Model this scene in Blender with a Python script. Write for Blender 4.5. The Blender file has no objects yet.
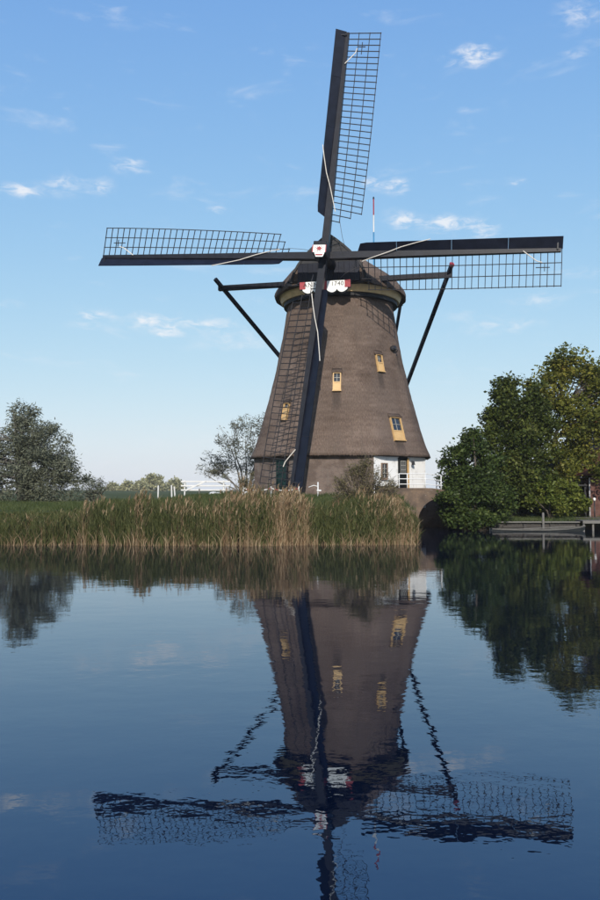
import bpy, bmesh, math, random
import numpy as np
from mathutils import Vector, Matrix, noise as mnoise

R = math.radians
sc = bpy.context.scene
col = sc.collection

# ------------------------------------------------------------------ camera
CAM_H, FOC, HORIZON = 2.5, 800.0, 489.0
cam_d = bpy.data.cameras.new('camera')
cam = bpy.data.objects.new('camera', cam_d)
col.objects.link(cam)
cam_d.sensor_fit = 'VERTICAL'
cam_d.sensor_height = 24.0
cam_d.lens = 24.0 * FOC / 900.0
cam_d.clip_start = 0.1
cam_d.clip_end = 5000
cam.location = (0, 0, CAM_H)
cam.rotation_euler = (R(90) + math.atan((HORIZON - 450) / FOC), 0, 0)
sc.camera = cam

# ------------------------------------------------------------------ light and sky
SUN_AZ, SUN_EL = R(2), R(29)          # sun stands behind the camera, a little to its left
sun_dir = Vector((-math.sin(SUN_AZ) * math.cos(SUN_EL), -math.cos(SUN_AZ) * math.cos(SUN_EL), math.sin(SUN_EL)))
sd = bpy.data.lights.new('sun', 'SUN')
sd.energy = 3.4
sd.angle = R(0.53)
sd.color = (1.0, 0.93, 0.83)
so = bpy.data.objects.new('sun', sd)
col.objects.link(so)
so.location = (-20, -40, 40)
so.rotation_euler = sun_dir.to_track_quat('Z', 'Y').to_euler()

sc.view_settings.view_transform = 'Standard'
sc.view_settings.look = 'None'
EXPOSURE = 0.45
sc.view_settings.exposure = EXPOSURE
sc.view_settings.gamma = 1.0
sc.view_settings.use_curve_mapping = False
sc.render.engine = 'CYCLES'
sc.cycles.max_bounces = 8
sc.cycles.transparent_max_bounces = 8
sc.cycles.use_denoising = True
sc.cycles.volume_bounces = 0

world = bpy.data.worlds.new('World')
sc.world = world
world.use_nodes = True


class NT:
    """small helper to wire node trees"""
    def __init__(self, tree):
        self.t = tree
        self.n = tree.nodes
        self.l = tree.links

    def add(self, typ, **kw):
        nd = self.n.new(typ)
        for k, v in kw.items():
            if k == 'ins':
                for kk, vv in v.items():
                    self.put(nd.inputs[kk], vv)
            else:
                setattr(nd, k, v)
        return nd

    def put(self, sock, v):
        if isinstance(v, bpy.types.NodeSocket):
            self.l.new(v, sock)
        else:
            sock.default_value = v

    def math(self, op, a, b=None, c=None, clamp=False):
        nd = self.n.new('ShaderNodeMath')
        nd.operation = op
        nd.use_clamp = clamp
        for i, v in enumerate((a, b, c)):
            if v is not None:
                self.put(nd.inputs[i], v)
        return nd.outputs[0]

    def mix(self, fac, a, b, mode='MIX'):
        nd = self.n.new('ShaderNodeMix')
        nd.data_type = 'RGBA'
        nd.blend_type = mode
        self.put(nd.inputs[0], fac)
        for s, v in ((nd.inputs[6], a), (nd.inputs[7], b)):
            if isinstance(v, tuple) and len(v) == 3:
                v = (*v, 1)
            self.put(s, v)
        return nd.outputs[2]

    def noise(self, vec, scale, detail=4, rough=0.55, dist=0.0, dim='3D'):
        nd = self.n.new('ShaderNodeTexNoise')
        nd.noise_dimensions = dim
        if vec is not None:
            self.put(nd.inputs['Vector'], vec)
        nd.inputs['Scale'].default_value = scale
        nd.inputs['Detail'].default_value = detail
        nd.inputs['Roughness'].default_value = rough
        nd.inputs['Distortion'].default_value = dist
        return nd.outputs[0]

    def ramp(self, fac, stops, interp='LINEAR'):
        nd = self.n.new('ShaderNodeValToRGB')
        nd.color_ramp.interpolation = interp
        e = nd.color_ramp.elements
        while len(e) < len(stops):
            e.new(0.5)
        for el, (p, c) in zip(e, stops):
            el.position = p
            el.color = c if len(c) == 4 else (*c, 1)
        self.put(nd.inputs[0], fac)
        return nd.outputs[0]

    def smooth(self, v, lo, hi):
        nd = self.n.new('ShaderNodeMapRange')
        nd.interpolation_type = 'SMOOTHSTEP'
        self.put(nd.inputs[0], v)
        nd.inputs[1].default_value = lo
        nd.inputs[2].default_value = hi
        return nd.outputs[0]

    def mapping(self, vec, scale=(1, 1, 1), loc=(0, 0, 0), rot=(0, 0, 0)):
        nd = self.n.new('ShaderNodeMapping')
        self.put(nd.inputs['Vector'], vec)
        nd.inputs['Scale'].default_value = scale
        nd.inputs['Location'].default_value = loc
        nd.inputs['Rotation'].default_value = rot
        return nd.outputs[0]


def build_world():
    t = NT(world.node_tree)
    t.n.clear()
    out = t.add('ShaderNodeOutputWorld')
    bg = t.add('ShaderNodeBackground')
    sky = t.add('ShaderNodeTexSky')
    sky.sky_type = 'NISHITA'
    sky.sun_disc = False
    sky.sun_elevation = SUN_EL
    sky.sun_rotation = R(180) + SUN_AZ
    sky.altitude = 0
    sky.air_density = 1.0
    sky.dust_density = 0.5
    sky.ozone_density = 3.0
    # thin fair-weather clouds, laid out by compass direction and height above the horizon
    tc = t.add('ShaderNodeTexCoord')
    sep = t.add('ShaderNodeSeparateXYZ')
    t.l.new(tc.outputs['Generated'], sep.inputs[0])
    az = t.math('ARCTAN2', sep.outputs[0], sep.outputs[1])
    el = t.math('ARCSINE', sep.outputs[2])
    cmb = t.add('ShaderNodeCombineXYZ', ins={0: az, 1: el, 2: 0.0})
    v = cmb.outputs[0]
    warp = t.noise(t.mapping(v, (22, 42, 1)), 1.0, 3)
    w1 = t.math('SUBTRACT', warp, 0.5)
    puffs = [(12.51, 28.43, 1.3, 0.5, 1.0), (19.29, 27.68, 0.71, 0.29, 0.6), (-12.22, 21.94, 0.97, 0.36, 0.75), (-19.6, 19.69, 1.1, 0.32, 0.9), (-16.58, 20.44, 1.04, 0.43, 0.65), (-14.0, 20.35, 0.78, 0.36, 0.65), (-6.02, 19.39, 0.65, 0.25, 0.6), (5.23, 21.1, 0.58, 0.36, 0.8), (7.11, 20.91, 0.71, 0.36, 0.9), (7.38, 18.69, 0.78, 0.43, 1.0), (10.43, 18.35, 1.23, 0.43, 0.95), (13.07, 17.79, 0.78, 0.43, 0.9), (15.43, 20.61, 0.58, 0.21, 0.6), (-14.71, 11.98, 0.84, 0.32, 0.85), (-14.97, 11.22, 0.91, 0.21, 0.6), (-10.92, 11.74, 1.43, 0.43, 0.8), (-9.52, 11.03, 0.71, 0.29, 0.85), (-6.62, 11.6, 1.69, 0.43, 0.65), (14.15, 11.26, 2.6, 0.57, 0.45), (-4.68, 10.38, 2.6, 0.5, 0.5), (16.53, 12.88, 1.69, 0.43, 0.4), (-20.24, 12.41, 0.84, 0.29, 0.5), (19.8, 29.96, 1.17, 0.71, 0.55), (-2.94, 29.32, 0.58, 0.21, 0.45), (0.0, 13.41, 3.25, 0.43, 0.25), (19.18, 14.52, 1.95, 0.43, 0.35)]
    total = None
    for (a0, e0, w, h, s) in puffs:
        dx = t.math('MULTIPLY', t.math('SUBTRACT', az, R(a0)), 1 / R(w * 1.35))
        dy = t.math('MULTIPLY', t.math('SUBTRACT', el, R(e0)), 1 / R(h * 1.3))
        d2 = t.math('ADD', t.math('MULTIPLY', dx, dx), t.math('MULTIPLY', dy, dy))
        m = t.math('MULTIPLY', t.math('EXPONENT', t.math('MULTIPLY', d2, -0.9)), s)
        total = m if total is None else t.math('ADD', total, m)
    grain = t.noise(t.mapping(v, (46, 120, 1), (3.1, 1.7, 0)), 1.0, 6, 0.62, 0.6)
    lump = t.math('MULTIPLY', total, t.smooth(grain, 0.22, 0.80))
    m1 = t.math('MULTIPLY', t.smooth(t.math('ADD', lump, t.math('MULTIPLY', w1, 0.5)), 0.04, 0.80), 0.85)
    # the same kind of wisps carry on all round the sky
    far = t.noise(t.mapping(v, (9, 34, 1), (7.7, 0.4, 0)), 1.0, 6, 0.6, 0.5)
    m2 = t.math('MULTIPLY', t.smooth(far, 0.56, 0.85), 0.38)
    mask = t.math('MAXIMUM', m1, m2, clamp=True)
    # soft shoulder per channel, the way a phone camera rolls off a bright sky
    sp = t.add('ShaderNodeSeparateColor')
    t.l.new(sky.outputs[0], sp.inputs[0])
    chans = []
    for i, (k, m_) in enumerate(((2.25, 1.50), (3.40, 2.80), (9.9, 9.75))):
        ci = t.math('MULTIPLY', sp.outputs[i], 0.1)
        chans.append(t.math('MULTIPLY', t.math('DIVIDE', t.math('MULTIPLY', ci, k), t.math('ADD', t.math('MULTIPLY', ci, m_), 1.0)), 1 / (0.15 * 2 ** EXPOSURE)))
    cc = t.add('ShaderNodeCombineColor', ins={0: chans[0], 1: chans[1], 2: chans[2]})
    c = t.mix(mask, cc.outputs[0], tuple(x / (0.15 * 2 ** EXPOSURE) for x in (.90, .92, .96)))
    t.l.new(c, bg.inputs['Color'])
    bg.inputs['Strength'].default_value = 0.15
    t.l.new(bg.outputs[0], out.inputs['Surface'])


build_world()

# ------------------------------------------------------------------ materials
MATS = {}


def new_mat(name):
    m = bpy.data.materials.new(name)
    m.use_nodes = True
    t = NT(m.node_tree)
    b = m.node_tree.nodes['Principled BSDF']
    MATS[name] = m
    return m, t, b


def bump(t, b, h, strength=0.5, dist=0.02):
    nd = t.add('ShaderNodeBump', ins={'Height': h, 'Strength': strength, 'Distance': dist})
    t.l.new(nd.outputs[0], b.inputs['Normal'])


def obj_co(t):
    return t.add('ShaderNodeTexCoord').outputs['Object']


def simple(name, c, rough=0.7, var=0.25, scale=3.0, wear=None, wear_amt=0.0, bmp=0.15, metal=0.0, spec=0.4):
    """painted or bare stuff with blotchy tone, fine grain and optional flaking to another colour"""
    m, t, b = new_mat(name)
    co = obj_co(t)
    n1 = t.noise(co, scale, 5)
    n2 = t.noise(co, scale * 9, 4)
    dark = tuple(x * (1 - var) for x in c)
    lite = tuple(min(1, x * (1 + var)) for x in c)
    cc = t.mix(t.smooth(t.math('ADD', t.math('MULTIPLY', n1, .6), t.math('MULTIPLY', n2, .4)), .3, .7), dark, lite)
    if wear:
        n3 = t.noise(co, scale * 4, 6, .7)
        cc = t.mix(t.smooth(n3, 1 - wear_amt - .08, 1 - wear_amt + .04), cc, wear)
    t.l.new(cc, b.inputs['Base Color'])
    b.inputs['Roughness'].default_value = rough
    b.inputs['Metallic'].default_value = metal
    b.inputs['Specular IOR Level'].default_value = spec
    if bmp:
        bump(t, b, n2, bmp, 0.02)
    return m


simple('black_wood', (.010, .012, .019), .42, .35, 2.0, (.13, .13, .13), .20, .25, 0.0, .15)
simple('sail_lath', (.014, .014, .018), .6, .3, 4, None, 0, .15, 0.0, .2)
simple('navy_paint', (.008, .010, .019), .38, .35, 2.0, (.09, .10, .12), .20, .2, 0.0, .2)
simple('black_board', (.018, .018, .020), .65, .4, 3.0, None, 0, .4)
simple('white_paint', (.78, .78, .76), .55, .10, 2.0, (.35, .33, .29), .28, .15)
simple('white_gate_paint', (.62, .62, .61), .5, .08, 2.0)
simple('red_paint', (.30, .030, .040), .5, .2, 3.0)
simple('gold_paint', (.72, .50, .25), .55, .18, 2.5, (.25, .17, .09), .27, .15)
simple('window_yellow', (.52, .335, .145), .55, .15, 4.0, (.30, .20, .10), .25)
simple('blue_paint', (.05, .22, .42), .5, .15)
simple('lettering_black', (.02, .02, .022), .6, .1)
simple('rope', (.62, .58, .52), .85, .15, 12.0)
simple('wire', (.10, .10, .11), .5, .1)
simple('green_door_paint', (.006, .024, .020), .5, .3, 3.0)
simple('dark_door_paint', (.008, .010, .010), .4, .3)
simple('brown_frame', (.20, .14, .10), .6, .2)
simple('dark_metal', (.02, .02, .022), .45, .3)
simple('bark', (.075, .062, .050), .9, .35, 6.0, None, 0, .8)
simple('grey_bark', (.16, .15, .135), .9, .3, 6.0, None, 0, .8)
simple('grey_wood', (.13, .12, .11), .85, .3, 4.0, None, 0, .5)
simple('quay_timber', (.05, .045, .040), .85, .4, 3.0, None, 0, .5)
simple('pale_wood', (.14, .132, .118), .85, .25, 4.0, None, 0, .5)
simple('boat_paint', (.018, .02, .019), .5, .3, 2.0, (.14, .13, .11), .30)
simple('boat_inside', (.09, .085, .075), .8, .3, 3.0)
simple('roof_tile', (.13, .05, .03), .75, .35, 5.0, None, 0, .4)
simple('downpipe', (.35, .35, .36), .5, .1)
simple('lamp_glass', (.75, .75, .72), .3, .05)
simple('glazing_paint', (.30, .29, .26), .5, .1)
simple('white_block', (.75, .75, .73), .8, .1)


def glass_mat():
    m, t, b = new_mat('window_glass')
    b.inputs['Base Color'].default_value = (.02, .026, .034, 1)
    b.inputs['Roughness'].default_value = .06
    b.inputs['Specular IOR Level'].default_value = .8
    n = t.noise(obj_co(t), 5, 2)
    bump(t, b, n, .08, .02)


# damp rain stains on the thatch below windows: direction from the axis, top above the yard, length, half width
STAINS = [(math.radians(-6), 6.62, 1.7, .05), (math.radians(31.0), 7.95, 1.5, .045), (math.radians(60), 7.6, 3.2, .012), (math.radians(37.8), 3.5, 1.0, .06), (math.radians(56), 9.3, 1.6, .02)]


def thatch_mat():
    m, t, b = new_mat('thatch')
    co = obj_co(t)
    sep = t.add('ShaderNodeSeparateXYZ')
    t.l.new(co, sep.inputs[0])
    ang = t.math('ARCTAN2', sep.outputs[0], sep.outputs[1])
    cyl = t.add('ShaderNodeCombineXYZ', ins={0: t.math('MULTIPLY', ang, 4.6), 1: sep.outputs[2], 2: 0.0}).outputs[0]
    straw = t.noise(t.mapping(cyl, (26, 5, 1)), 1.0, 5, .65)
    course = t.noise(t.mapping(cyl, (.5, 3.2, 1)), 1.0, 4, .6)
    big = t.noise(co, .45, 5, .6)
    streak = t.noise(t.mapping(cyl, (2.4, .16, 1), (3, 0, 0)), 1.0, 5, .6)
    f = t.math('ADD', t.math('MULTIPLY', straw, .48), t.math('ADD', t.math('MULTIPLY', course, .20), t.math('MULTIPLY', big, .32)))
    c = t.ramp(f, [(.35, (.058, .041, .032)), (.50, (.138, .101, .081)), (.65, (.245, .186, .152))])
    c = t.mix(t.math('MULTIPLY', t.smooth(streak, .55, .75), .35), c, (.075, .062, .055))
    patch = t.noise(t.mapping(cyl, (.55, .38, 1), (9, 2, 0)), 1.0, 4, .55)
    c = t.mix(t.math('MULTIPLY', t.smooth(patch, .47, .60), .40), c, t.mix(straw, (.085, .064, .052), (.20, .155, .13)))
    wid = t.noise(t.mapping(cyl, (9, .9, 1), (1, 7, 0)), 1.0, 4, .6)
    for (th_, z1_, ln_, w_) in STAINS:
        da = t.math('ABSOLUTE', t.math('SUBTRACT', t.math('ARCTAN2', sep.outputs[0], t.math('MULTIPLY', sep.outputs[1], -1.0)), th_))
        fa = t.smooth(t.math('ADD', da, t.math('MULTIPLY', wid, .03)), w_ + .035, w_)
        fz = t.math('MULTIPLY', t.smooth(sep.outputs[2], z1_ + .1, z1_ - .1), t.smooth(sep.outputs[2], z1_ - ln_, z1_ - ln_ * .3))
        c = t.mix(t.math('MULTIPLY', t.math('MULTIPLY', fa, fz), .55), c, (.050, .042, .038))
    moss = t.noise(co, 1.1, 6, .7)
    c = t.mix(t.math('MULTIPLY', t.smooth(moss, .62, .75), .22), c, (.10, .098, .060))
    t.l.new(c, b.inputs['Base Color'])
    b.inputs['Roughness'].default_value = .95
    b.inputs['Specular IOR Level'].default_value = .1
    bump(t, b, t.math('ADD', straw, t.math('MULTIPLY', course, .6)), .9, .09)


def brick_mat(name, c1, c2, mort, sx=1.0):
    m, t, b = new_mat(name)
    co = obj_co(t)
    sep = t.add('ShaderNodeSeparateXYZ')
    t.l.new(co, sep.inputs[0])
    u = t.math('ADD', sep.outputs[0], t.math('MULTIPLY', sep.outputs[1], .73))
    v = t.add('ShaderNodeCombineXYZ', ins={0: u, 1: sep.outputs[2], 2: 0.0}).outputs[0]
    br = t.add('ShaderNodeTexBrick', ins={'Vector': v, 'Scale': sx, 'Brick Width': .22, 'Row Height': .07, 'Mortar Size': .008,
                                         'Color1': (*c1, 1), 'Color2': (*c2, 1), 'Mortar': (*mort, 1)})
    n = t.noise(co, 1.4, 6, .65)
    n2 = t.noise(co, 14, 4)
    c = t.mix(t.smooth(n, .42, .62), br.outputs[0], tuple(x * .58 for x in c1))
    n5 = t.noise(t.mapping(co, (1.5, 1.5, .5), (2, 5, 1)), 1.0, 6, .65)
    c = t.mix(t.math('MULTIPLY', t.smooth(n5, .56, .70), .5), c, mort)
    c = t.mix(t.math('MULTIPLY', t.smooth(n2, .5, .75), .35), c, tuple(min(1, x * 1.6) for x in c2))
    t.l.new(c, b.inputs['Base Color'])
    b.inputs['Roughness'].default_value = .9
    bump(t, b, t.math('ADD', br.outputs['Fac'], n2), .35, .012)


def white_wall_mat():
    m, t, b = new_mat('white_wall')
    co = obj_co(t)
    n = t.noise(co, 2.0, 6, .65)
    n2 = t.noise(t.mapping(co, (7, 7, .8)), 1.0, 5, .6)
    c = t.mix(t.smooth(n, .48, .75), (.74, .74, .73), (.52, .51, .49))
    c = t.mix(t.math('MULTIPLY', t.smooth(n2, .56, .72), .5), c, (.40, .39, .36))
    t.l.new(c, b.inputs['Base Color'])
    b.inputs['Roughness'].default_value = .8
    bump(t, b, t.noise(co, 18, 4), .3, .015)


def concrete_mat():
    m, t, b = new_mat('bridge_concrete')
    co = obj_co(t)
    n = t.noise(co, 1.6, 6, .65)
    n2 = t.noise(co, 9, 5, .7)
    c = t.ramp(n, [(.3, (.060, .044, .034)), (.52, (.115, .080, .056)), (.72, (.19, .125, .080))])
    c = t.mix(t.smooth(n2, .66, .72), c, (.55, .54, .50))
    t.l.new(c, b.inputs['Base Color'])
    b.inputs['Roughness'].default_value = .9
    bump(t, b, n2, .5, .03)


def leaf_mat(name, stops, rough=.5, transl=.28, zone=None):
    """leaf colour varies from leaf to leaf and from bough to bough"""
    m, t, b = new_mat(name)
    g = t.add('ShaderNodeNewGeometry')
    co = obj_co(t)
    n = t.noise(co, .55, 3, .6)
    r = t.math('ADD', t.math('MULTIPLY', g.outputs['Random Per Island'], .5), t.math('MULTIPLY', t.smooth(n, .3, .7), .5))
    c = t.ramp(r, stops)
    if zone:
        n4 = t.noise(t.mapping(co, (1, 1, 1), (4.4, 1.2, 7)), .8, 3, .6)
        zf = t.math('MULTIPLY', t.smooth(n4, zone[1], zone[1] + .08), t.smooth(g.outputs['Random Per Island'], .15, .5))
        c = t.mix(zf, c, zone[0])
    t.l.new(c, b.inputs['Base Color'])
    b.inputs['Roughness'].default_value = rough
    b.inputs['Specular IOR Level'].default_value = .14
    tr = t.add('ShaderNodeBsdfTranslucent')
    t.l.new(c, tr.inputs['Color'])
    mx = t.add('ShaderNodeMixShader')
    mx.inputs[0].default_value = transl
    t.l.new(b.outputs[0], mx.inputs[1])
    t.l.new(tr.outputs[0], mx.inputs[2])
    t.l.new(mx.outputs[0], t.n['Material Output'].inputs['Surface'])


def reed_mat():
    m, t, b = new_mat('reed')
    g = t.add('ShaderNodeNewGeometry')
    at = t.add('ShaderNodeAttribute', attribute_name='dry')
    rnd = g.outputs['Random Per Island']
    green = t.ramp(rnd, [(0, (.026, .036, .012)), (.5, (.060, .072, .024)), (1, (.125, .125, .050))])
    straw = t.ramp(rnd, [(0, (.13, .082, .045)), (.5, (.235, .155, .088)), (1, (.42, .32, .20))])
    c = t.mix(t.smooth(at.outputs['Fac'], .35, .65), green, straw)
    t.l.new(c, b.inputs['Base Color'])
    b.inputs['Roughness'].default_value = .6
    b.inputs['Specular IOR Level'].default_value = .12
    tr = t.add('ShaderNodeBsdfTranslucent')
    t.l.new(c, tr.inputs['Color'])
    mx = t.add('ShaderNodeMixShader')
    mx.inputs[0].default_value = .25
    t.l.new(b.outputs[0], mx.inputs[1])
    t.l.new(tr.outputs[0], mx.inputs[2])
    t.l.new(mx.outputs[0], t.n['Material Output'].inputs['Surface'])


def ground_mat():
    m, t, b = new_mat('meadow')
    co = obj_co(t)
    n = t.noise(co, .35, 6, .65)
    n2 = t.noise(co, 6, 5, .7)
    sep = t.add('ShaderNodeSeparateXYZ')
    t.l.new(co, sep.inputs[0])
    c = t.ramp(t.math('ADD', t.math('MULTIPLY', n, .6), t.math('MULTIPLY', n2, .4)),
               [(.3, (.032, .042, .014)), (.5, (.056, .068, .023)), (.7, (.090, .098, .040))])
    mud = t.smooth(sep.outputs[2], .55, .15)
    c = t.mix(t.smooth(t.math('ADD', t.math('MULTIPLY', sep.outputs[2], -1.2), t.math('MULTIPLY', n2, .5)), -.35, .1), c, (.030, .025, .018))
    t.l.new(c, b.inputs['Base Color'])
    b.inputs['Roughness'].default_value = .95
    b.inputs['Specular IOR Level'].default_value = .1
    bump(t, b, n2, .8, .08)


def water_mat():
    m, t, b = new_mat('canal_water')
    co = obj_co(t)
    b.inputs['Base Color'].default_value = (.0007, .0035, .0130, 1)
    b.inputs['Roughness'].default_value = .012
    b.inputs['IOR'].default_value = 2.1
    b.inputs['Specular Tint'].default_value = (.40, .67, 1.0, 1)
    # long swells, wind ripples and patches where the breeze touches the surface
    swell = t.noise(t.mapping(co, (.55, .9, 1), (0, 0, 0), (0, 0, .25)), 1.0, 2, .5)
    rip = t.noise(t.mapping(co, (2.6, 3.6, 1), (5, 3, 0), (0, 0, -.2)), 1.0, 3, .5)
    fine = t.noise(t.mapping(co, (9, 11, 1), (1, 9, 0), (0, 0, .5)), 1.0, 2, .5)
    gust = t.smooth(t.noise(t.mapping(co, (.06, .16, 1)), 1.0, 3, .5), .35, .65)
    h = t.math('ADD', t.math('MULTIPLY', swell, .0042), t.math('MULTIPLY', t.math('MULTIPLY', rip, .0019), t.math('ADD', t.math('MULTIPLY', gust, .7), .5)))
    h = t.math('ADD', h, t.math('MULTIPLY', fine, .00030))
    nd = t.add('ShaderNodeBump', ins={'Height': h, 'Strength': 1.0, 'Distance': 1.0})
    t.l.new(nd.outputs[0], b.inputs['Normal'])


glass_mat()
thatch_mat()
brick_mat('dark_brick', (.155, .112, .092), (.125, .090, .076), (.15, .13, .115))
brick_mat('red_brick', (.125, .048, .034), (.10, .038, .028), (.11, .09, .08))
white_wall_mat()
concrete_mat()
reed_mat()
ground_mat()
water_mat()
leaf_mat('willow_leaf', [(0, (.055, .062, .040)), (.5, (.115, .125, .084)), (1, (.22, .23, .165))], .55, .2)
leaf_mat('silver_leaf', [(0, (.065, .070, .048)), (.5, (.125, .13, .092)), (1, (.21, .21, .155))], .55, .2)
leaf_mat('dark_leaf', [(0, (.020, .030, .007)), (.45, (.050, .068, .015)), (.8, (.098, .115, .027)), (1, (.17, .175, .045))], .42, .25, ((.26, .16, .020), .70))
leaf_mat('autumn_leaf', [(0, (.044, .060, .012)), (.45, (.110, .120, .022)), (.8, (.20, .19, .036)), (1, (.29, .24, .045))], .48, .3, ((.15, .045, .022), .64))
leaf_mat('ivy_leaf', [(0, (.016, .026, .007)), (.5, (.042, .064, .016)), (.85, (.082, .110, .030)), (1, (.14, .16, .052))], .40, .22)
leaf_mat('bright_leaf', [(0, (.050, .075, .012)), (.5, (.105, .130, .022)), (1, (.20, .205, .045))], .5, .3)
leaf_mat('scrub_leaf', [(0, (.075, .070, .032)), (.5, (.14, .12, .062)), (1, (.23, .19, .11))], .7, .2)
leaf_mat('pale_leaf', [(0, (.22, .22, .10)), (.5, (.32, .31, .16)), (1, (.42, .40, .23))], .7, .25)  # pale foliage, lightened further to stand in for distance haze
leaf_mat('grass_blade', [(0, (.028, .042, .014)), (.5, (.052, .072, .023)), (1, (.11, .12, .05))], .6, .25)

# ------------------------------------------------------------------ mesh helpers


def link(o, parent=None):
    col.objects.link(o)
    if parent is not None:
        o.parent = parent
    return o


def tag(o, label=None, cat=None, group=None, kind=None):
    if label:
        o['label'] = label
    if cat:
        o['category'] = cat
    if group:
        o['group'] = group
    if kind:
        o['kind'] = kind
    return o


def empty(name, loc, rz=0.0):
    e = bpy.data.objects.new(name, None)
    e.empty_display_size = .3
    e.location = loc
    e.rotation_euler = (0, 0, rz)
    return link(e)


class MB:
    def __init__(self):
        self.v = []
        self.f = []

    def add(self, vs, fs):
        o = len(self.v)
        self.v += [tuple(p) for p in vs]
        self.f += [tuple(i + o for i in f) for f in fs]
        return self

    def box(self, c, s, m=None):
        hx, hy, hz = s[0] / 2, s[1] / 2, s[2] / 2
        vs = [Vector((x, y, z)) for z in (-hz, hz) for y in (-hy, hy) for x in (-hx, hx)]
        if m is not None:
            vs = [m @ p for p in vs]
        c = Vector(c)
        return self.add([p + c for p in vs], [(0, 2, 3, 1), (4, 5, 7, 6), (0, 1, 5, 4), (2, 6, 7, 3), (0, 4, 6, 2), (1, 3, 7, 5)])

    def beam(self, p, q, w, h, up=(0, 0, 1), w2=None, h2=None):
        p, q = Vector(p), Vector(q)
        d = (q - p).normalized()
        s = d.cross(Vector(up))
        if s.length < 1e-4:
            s = d.cross(Vector((1, 0, 0)))
        s.normalize()
        u = s.cross(d)
        w2, h2 = w2 or w, h2 or h
        vs = []
        for c, a, b in ((p, w, h), (q, w2, h2)):
            vs += [c - s * a / 2 - u * b / 2, c + s * a / 2 - u * b / 2, c + s * a / 2 + u * b / 2, c - s * a / 2 + u * b / 2]
        return self.add(vs, [(3, 2, 1, 0), (4, 5, 6, 7), (0, 1, 5, 4), (1, 2, 6, 5), (2, 3, 7, 6), (3, 0, 4, 7)])

    def tube(self, pts, r, n=8, r2=None):
        pts = [Vector(p) for p in pts]
        k = len(pts)
        rs = r if isinstance(r, (list, tuple)) else [r + ((r2 if r2 is not None else r) - r) * i / max(1, k - 1) for i in range(k)]
        vs, fs = [], []
        ref = None
        for i, p in enumerate(pts):
            d = (pts[min(i + 1, k - 1)] - pts[max(i - 1, 0)]).normalized()
            if ref is None:
                ref = d.orthogonal().normalized()
            a = (ref - d * ref.dot(d)).normalized()
            ref = a
            b = d.cross(a)
            for j in range(n):
                t = 2 * math.pi * j / n
                vs.append(p + (a * math.cos(t) + b * math.sin(t)) * rs[i])
        for i in range(k - 1):
            for j in range(n):
                j2 = (j + 1) % n
                fs.append((i * n + j, i * n + j2, (i + 1) * n + j2, (i + 1) * n + j))
        fs.append(tuple(range(n - 1, -1, -1)))
        fs.append(tuple((k - 1) * n + j for j in range(n)))
        return self.add(vs, fs)

    def prism(self, poly, fn, d0, d1):
        """poly: 2D outline; fn(u, v, depth) -> point"""
        n = len(poly)
        vs = [fn(u, v, d0) for u, v in poly] + [fn(u, v, d1) for u, v in poly]
        fs = [tuple(range(n - 1, -1, -1)), tuple(range(n, 2 * n))]
        fs += [(i, (i + 1) % n, n + (i + 1) % n, n + i) for i in range(n)]
        return self.add(vs, fs)

    def mesh(self, name, mat, smooth=False, fix=True):
        me = bpy.data.meshes.new(name)
        me.from_pydata([tuple(p) for p in self.v], [], self.f)
        me.materials.append(MATS[mat])
        if fix:
            bm = bmesh.new()
            bm.from_mesh(me)
            bmesh.ops.recalc_face_normals(bm, faces=bm.faces)
            bm.to_mesh(me)
            bm.free()
        if smooth:
            me.polygons.foreach_set('use_smooth', [True] * len(me.polygons))
        return me

    def build(self, name, mat, parent=None, smooth=False, bev=0.0, fix=True):
        o = bpy.data.objects.new(name, self.mesh(name, mat, smooth, fix))
        link(o, parent)
        if bev:
            md = o.modifiers.new('bevel', 'BEVEL')
            md.width = bev
            md.segments = 1
            md.limit_method = 'ANGLE'
        return o


def np_mesh(name, verts, faces, mat):
    """fast path for large triangle or quad soups: verts (n,3), faces (m,k)"""
    verts = np.asarray(verts, dtype=np.float32)
    faces = np.asarray(faces, dtype=np.int32)
    me = bpy.data.meshes.new(name)
    k = faces.shape[1]
    me.vertices.add(len(verts))
    me.vertices.foreach_set('co', verts.ravel())
    me.loops.add(faces.size)
    me.loops.foreach_set('vertex_index', faces.ravel())
    me.polygons.add(len(faces))
    me.polygons.foreach_set('loop_start', np.arange(0, faces.size, k, dtype=np.int32))
    me.update(calc_edges=True)
    me.materials.append(MATS[mat])
    return me


BOXES = {}


def unit_box(mat, key='piece'):
    k = (mat, key)
    if k not in BOXES:
        BOXES[k] = MB().box((0, 0, 0), (1, 1, 1)).mesh(key, mat)
    return BOXES[k]


def piece(name, mat, c, s, parent, rot=None):
    """one box-shaped piece that shares its mesh with its likes"""
    o = bpy.data.objects.new(name, unit_box(mat, name))
    link(o, parent)
    m = Matrix.Translation(Vector(c)) @ (rot.to_4x4() if rot is not None else Matrix.Identity(4)) @ Matrix.Diagonal((*s, 1))
    o.matrix_basis = m
    return o


# ------------------------------------------------------------------ the lie of the land
AX, AY, GZ = 2.79, 54.64, 2.0           # the windmill's axis and the height of its yard


def sst(x, a, b):
    t = min(1, max(0, (x - a) / (b - a)))
    return t * t * (3 - 2 * t)


def shore(x):
    left = 35.9 + .28 * math.sin(x * .45) + .15 * math.sin(x * 1.3 + 1) + .012 * min(0, x + 5)
    a = sst(x, 5.5, 6.3)
    b = sst(x, 9.7, 10.1)
    return left * (1 - a) + 52.5 * a * (1 - b) + (48.4 + .6 * sst(x, 11, 12)) * b


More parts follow.
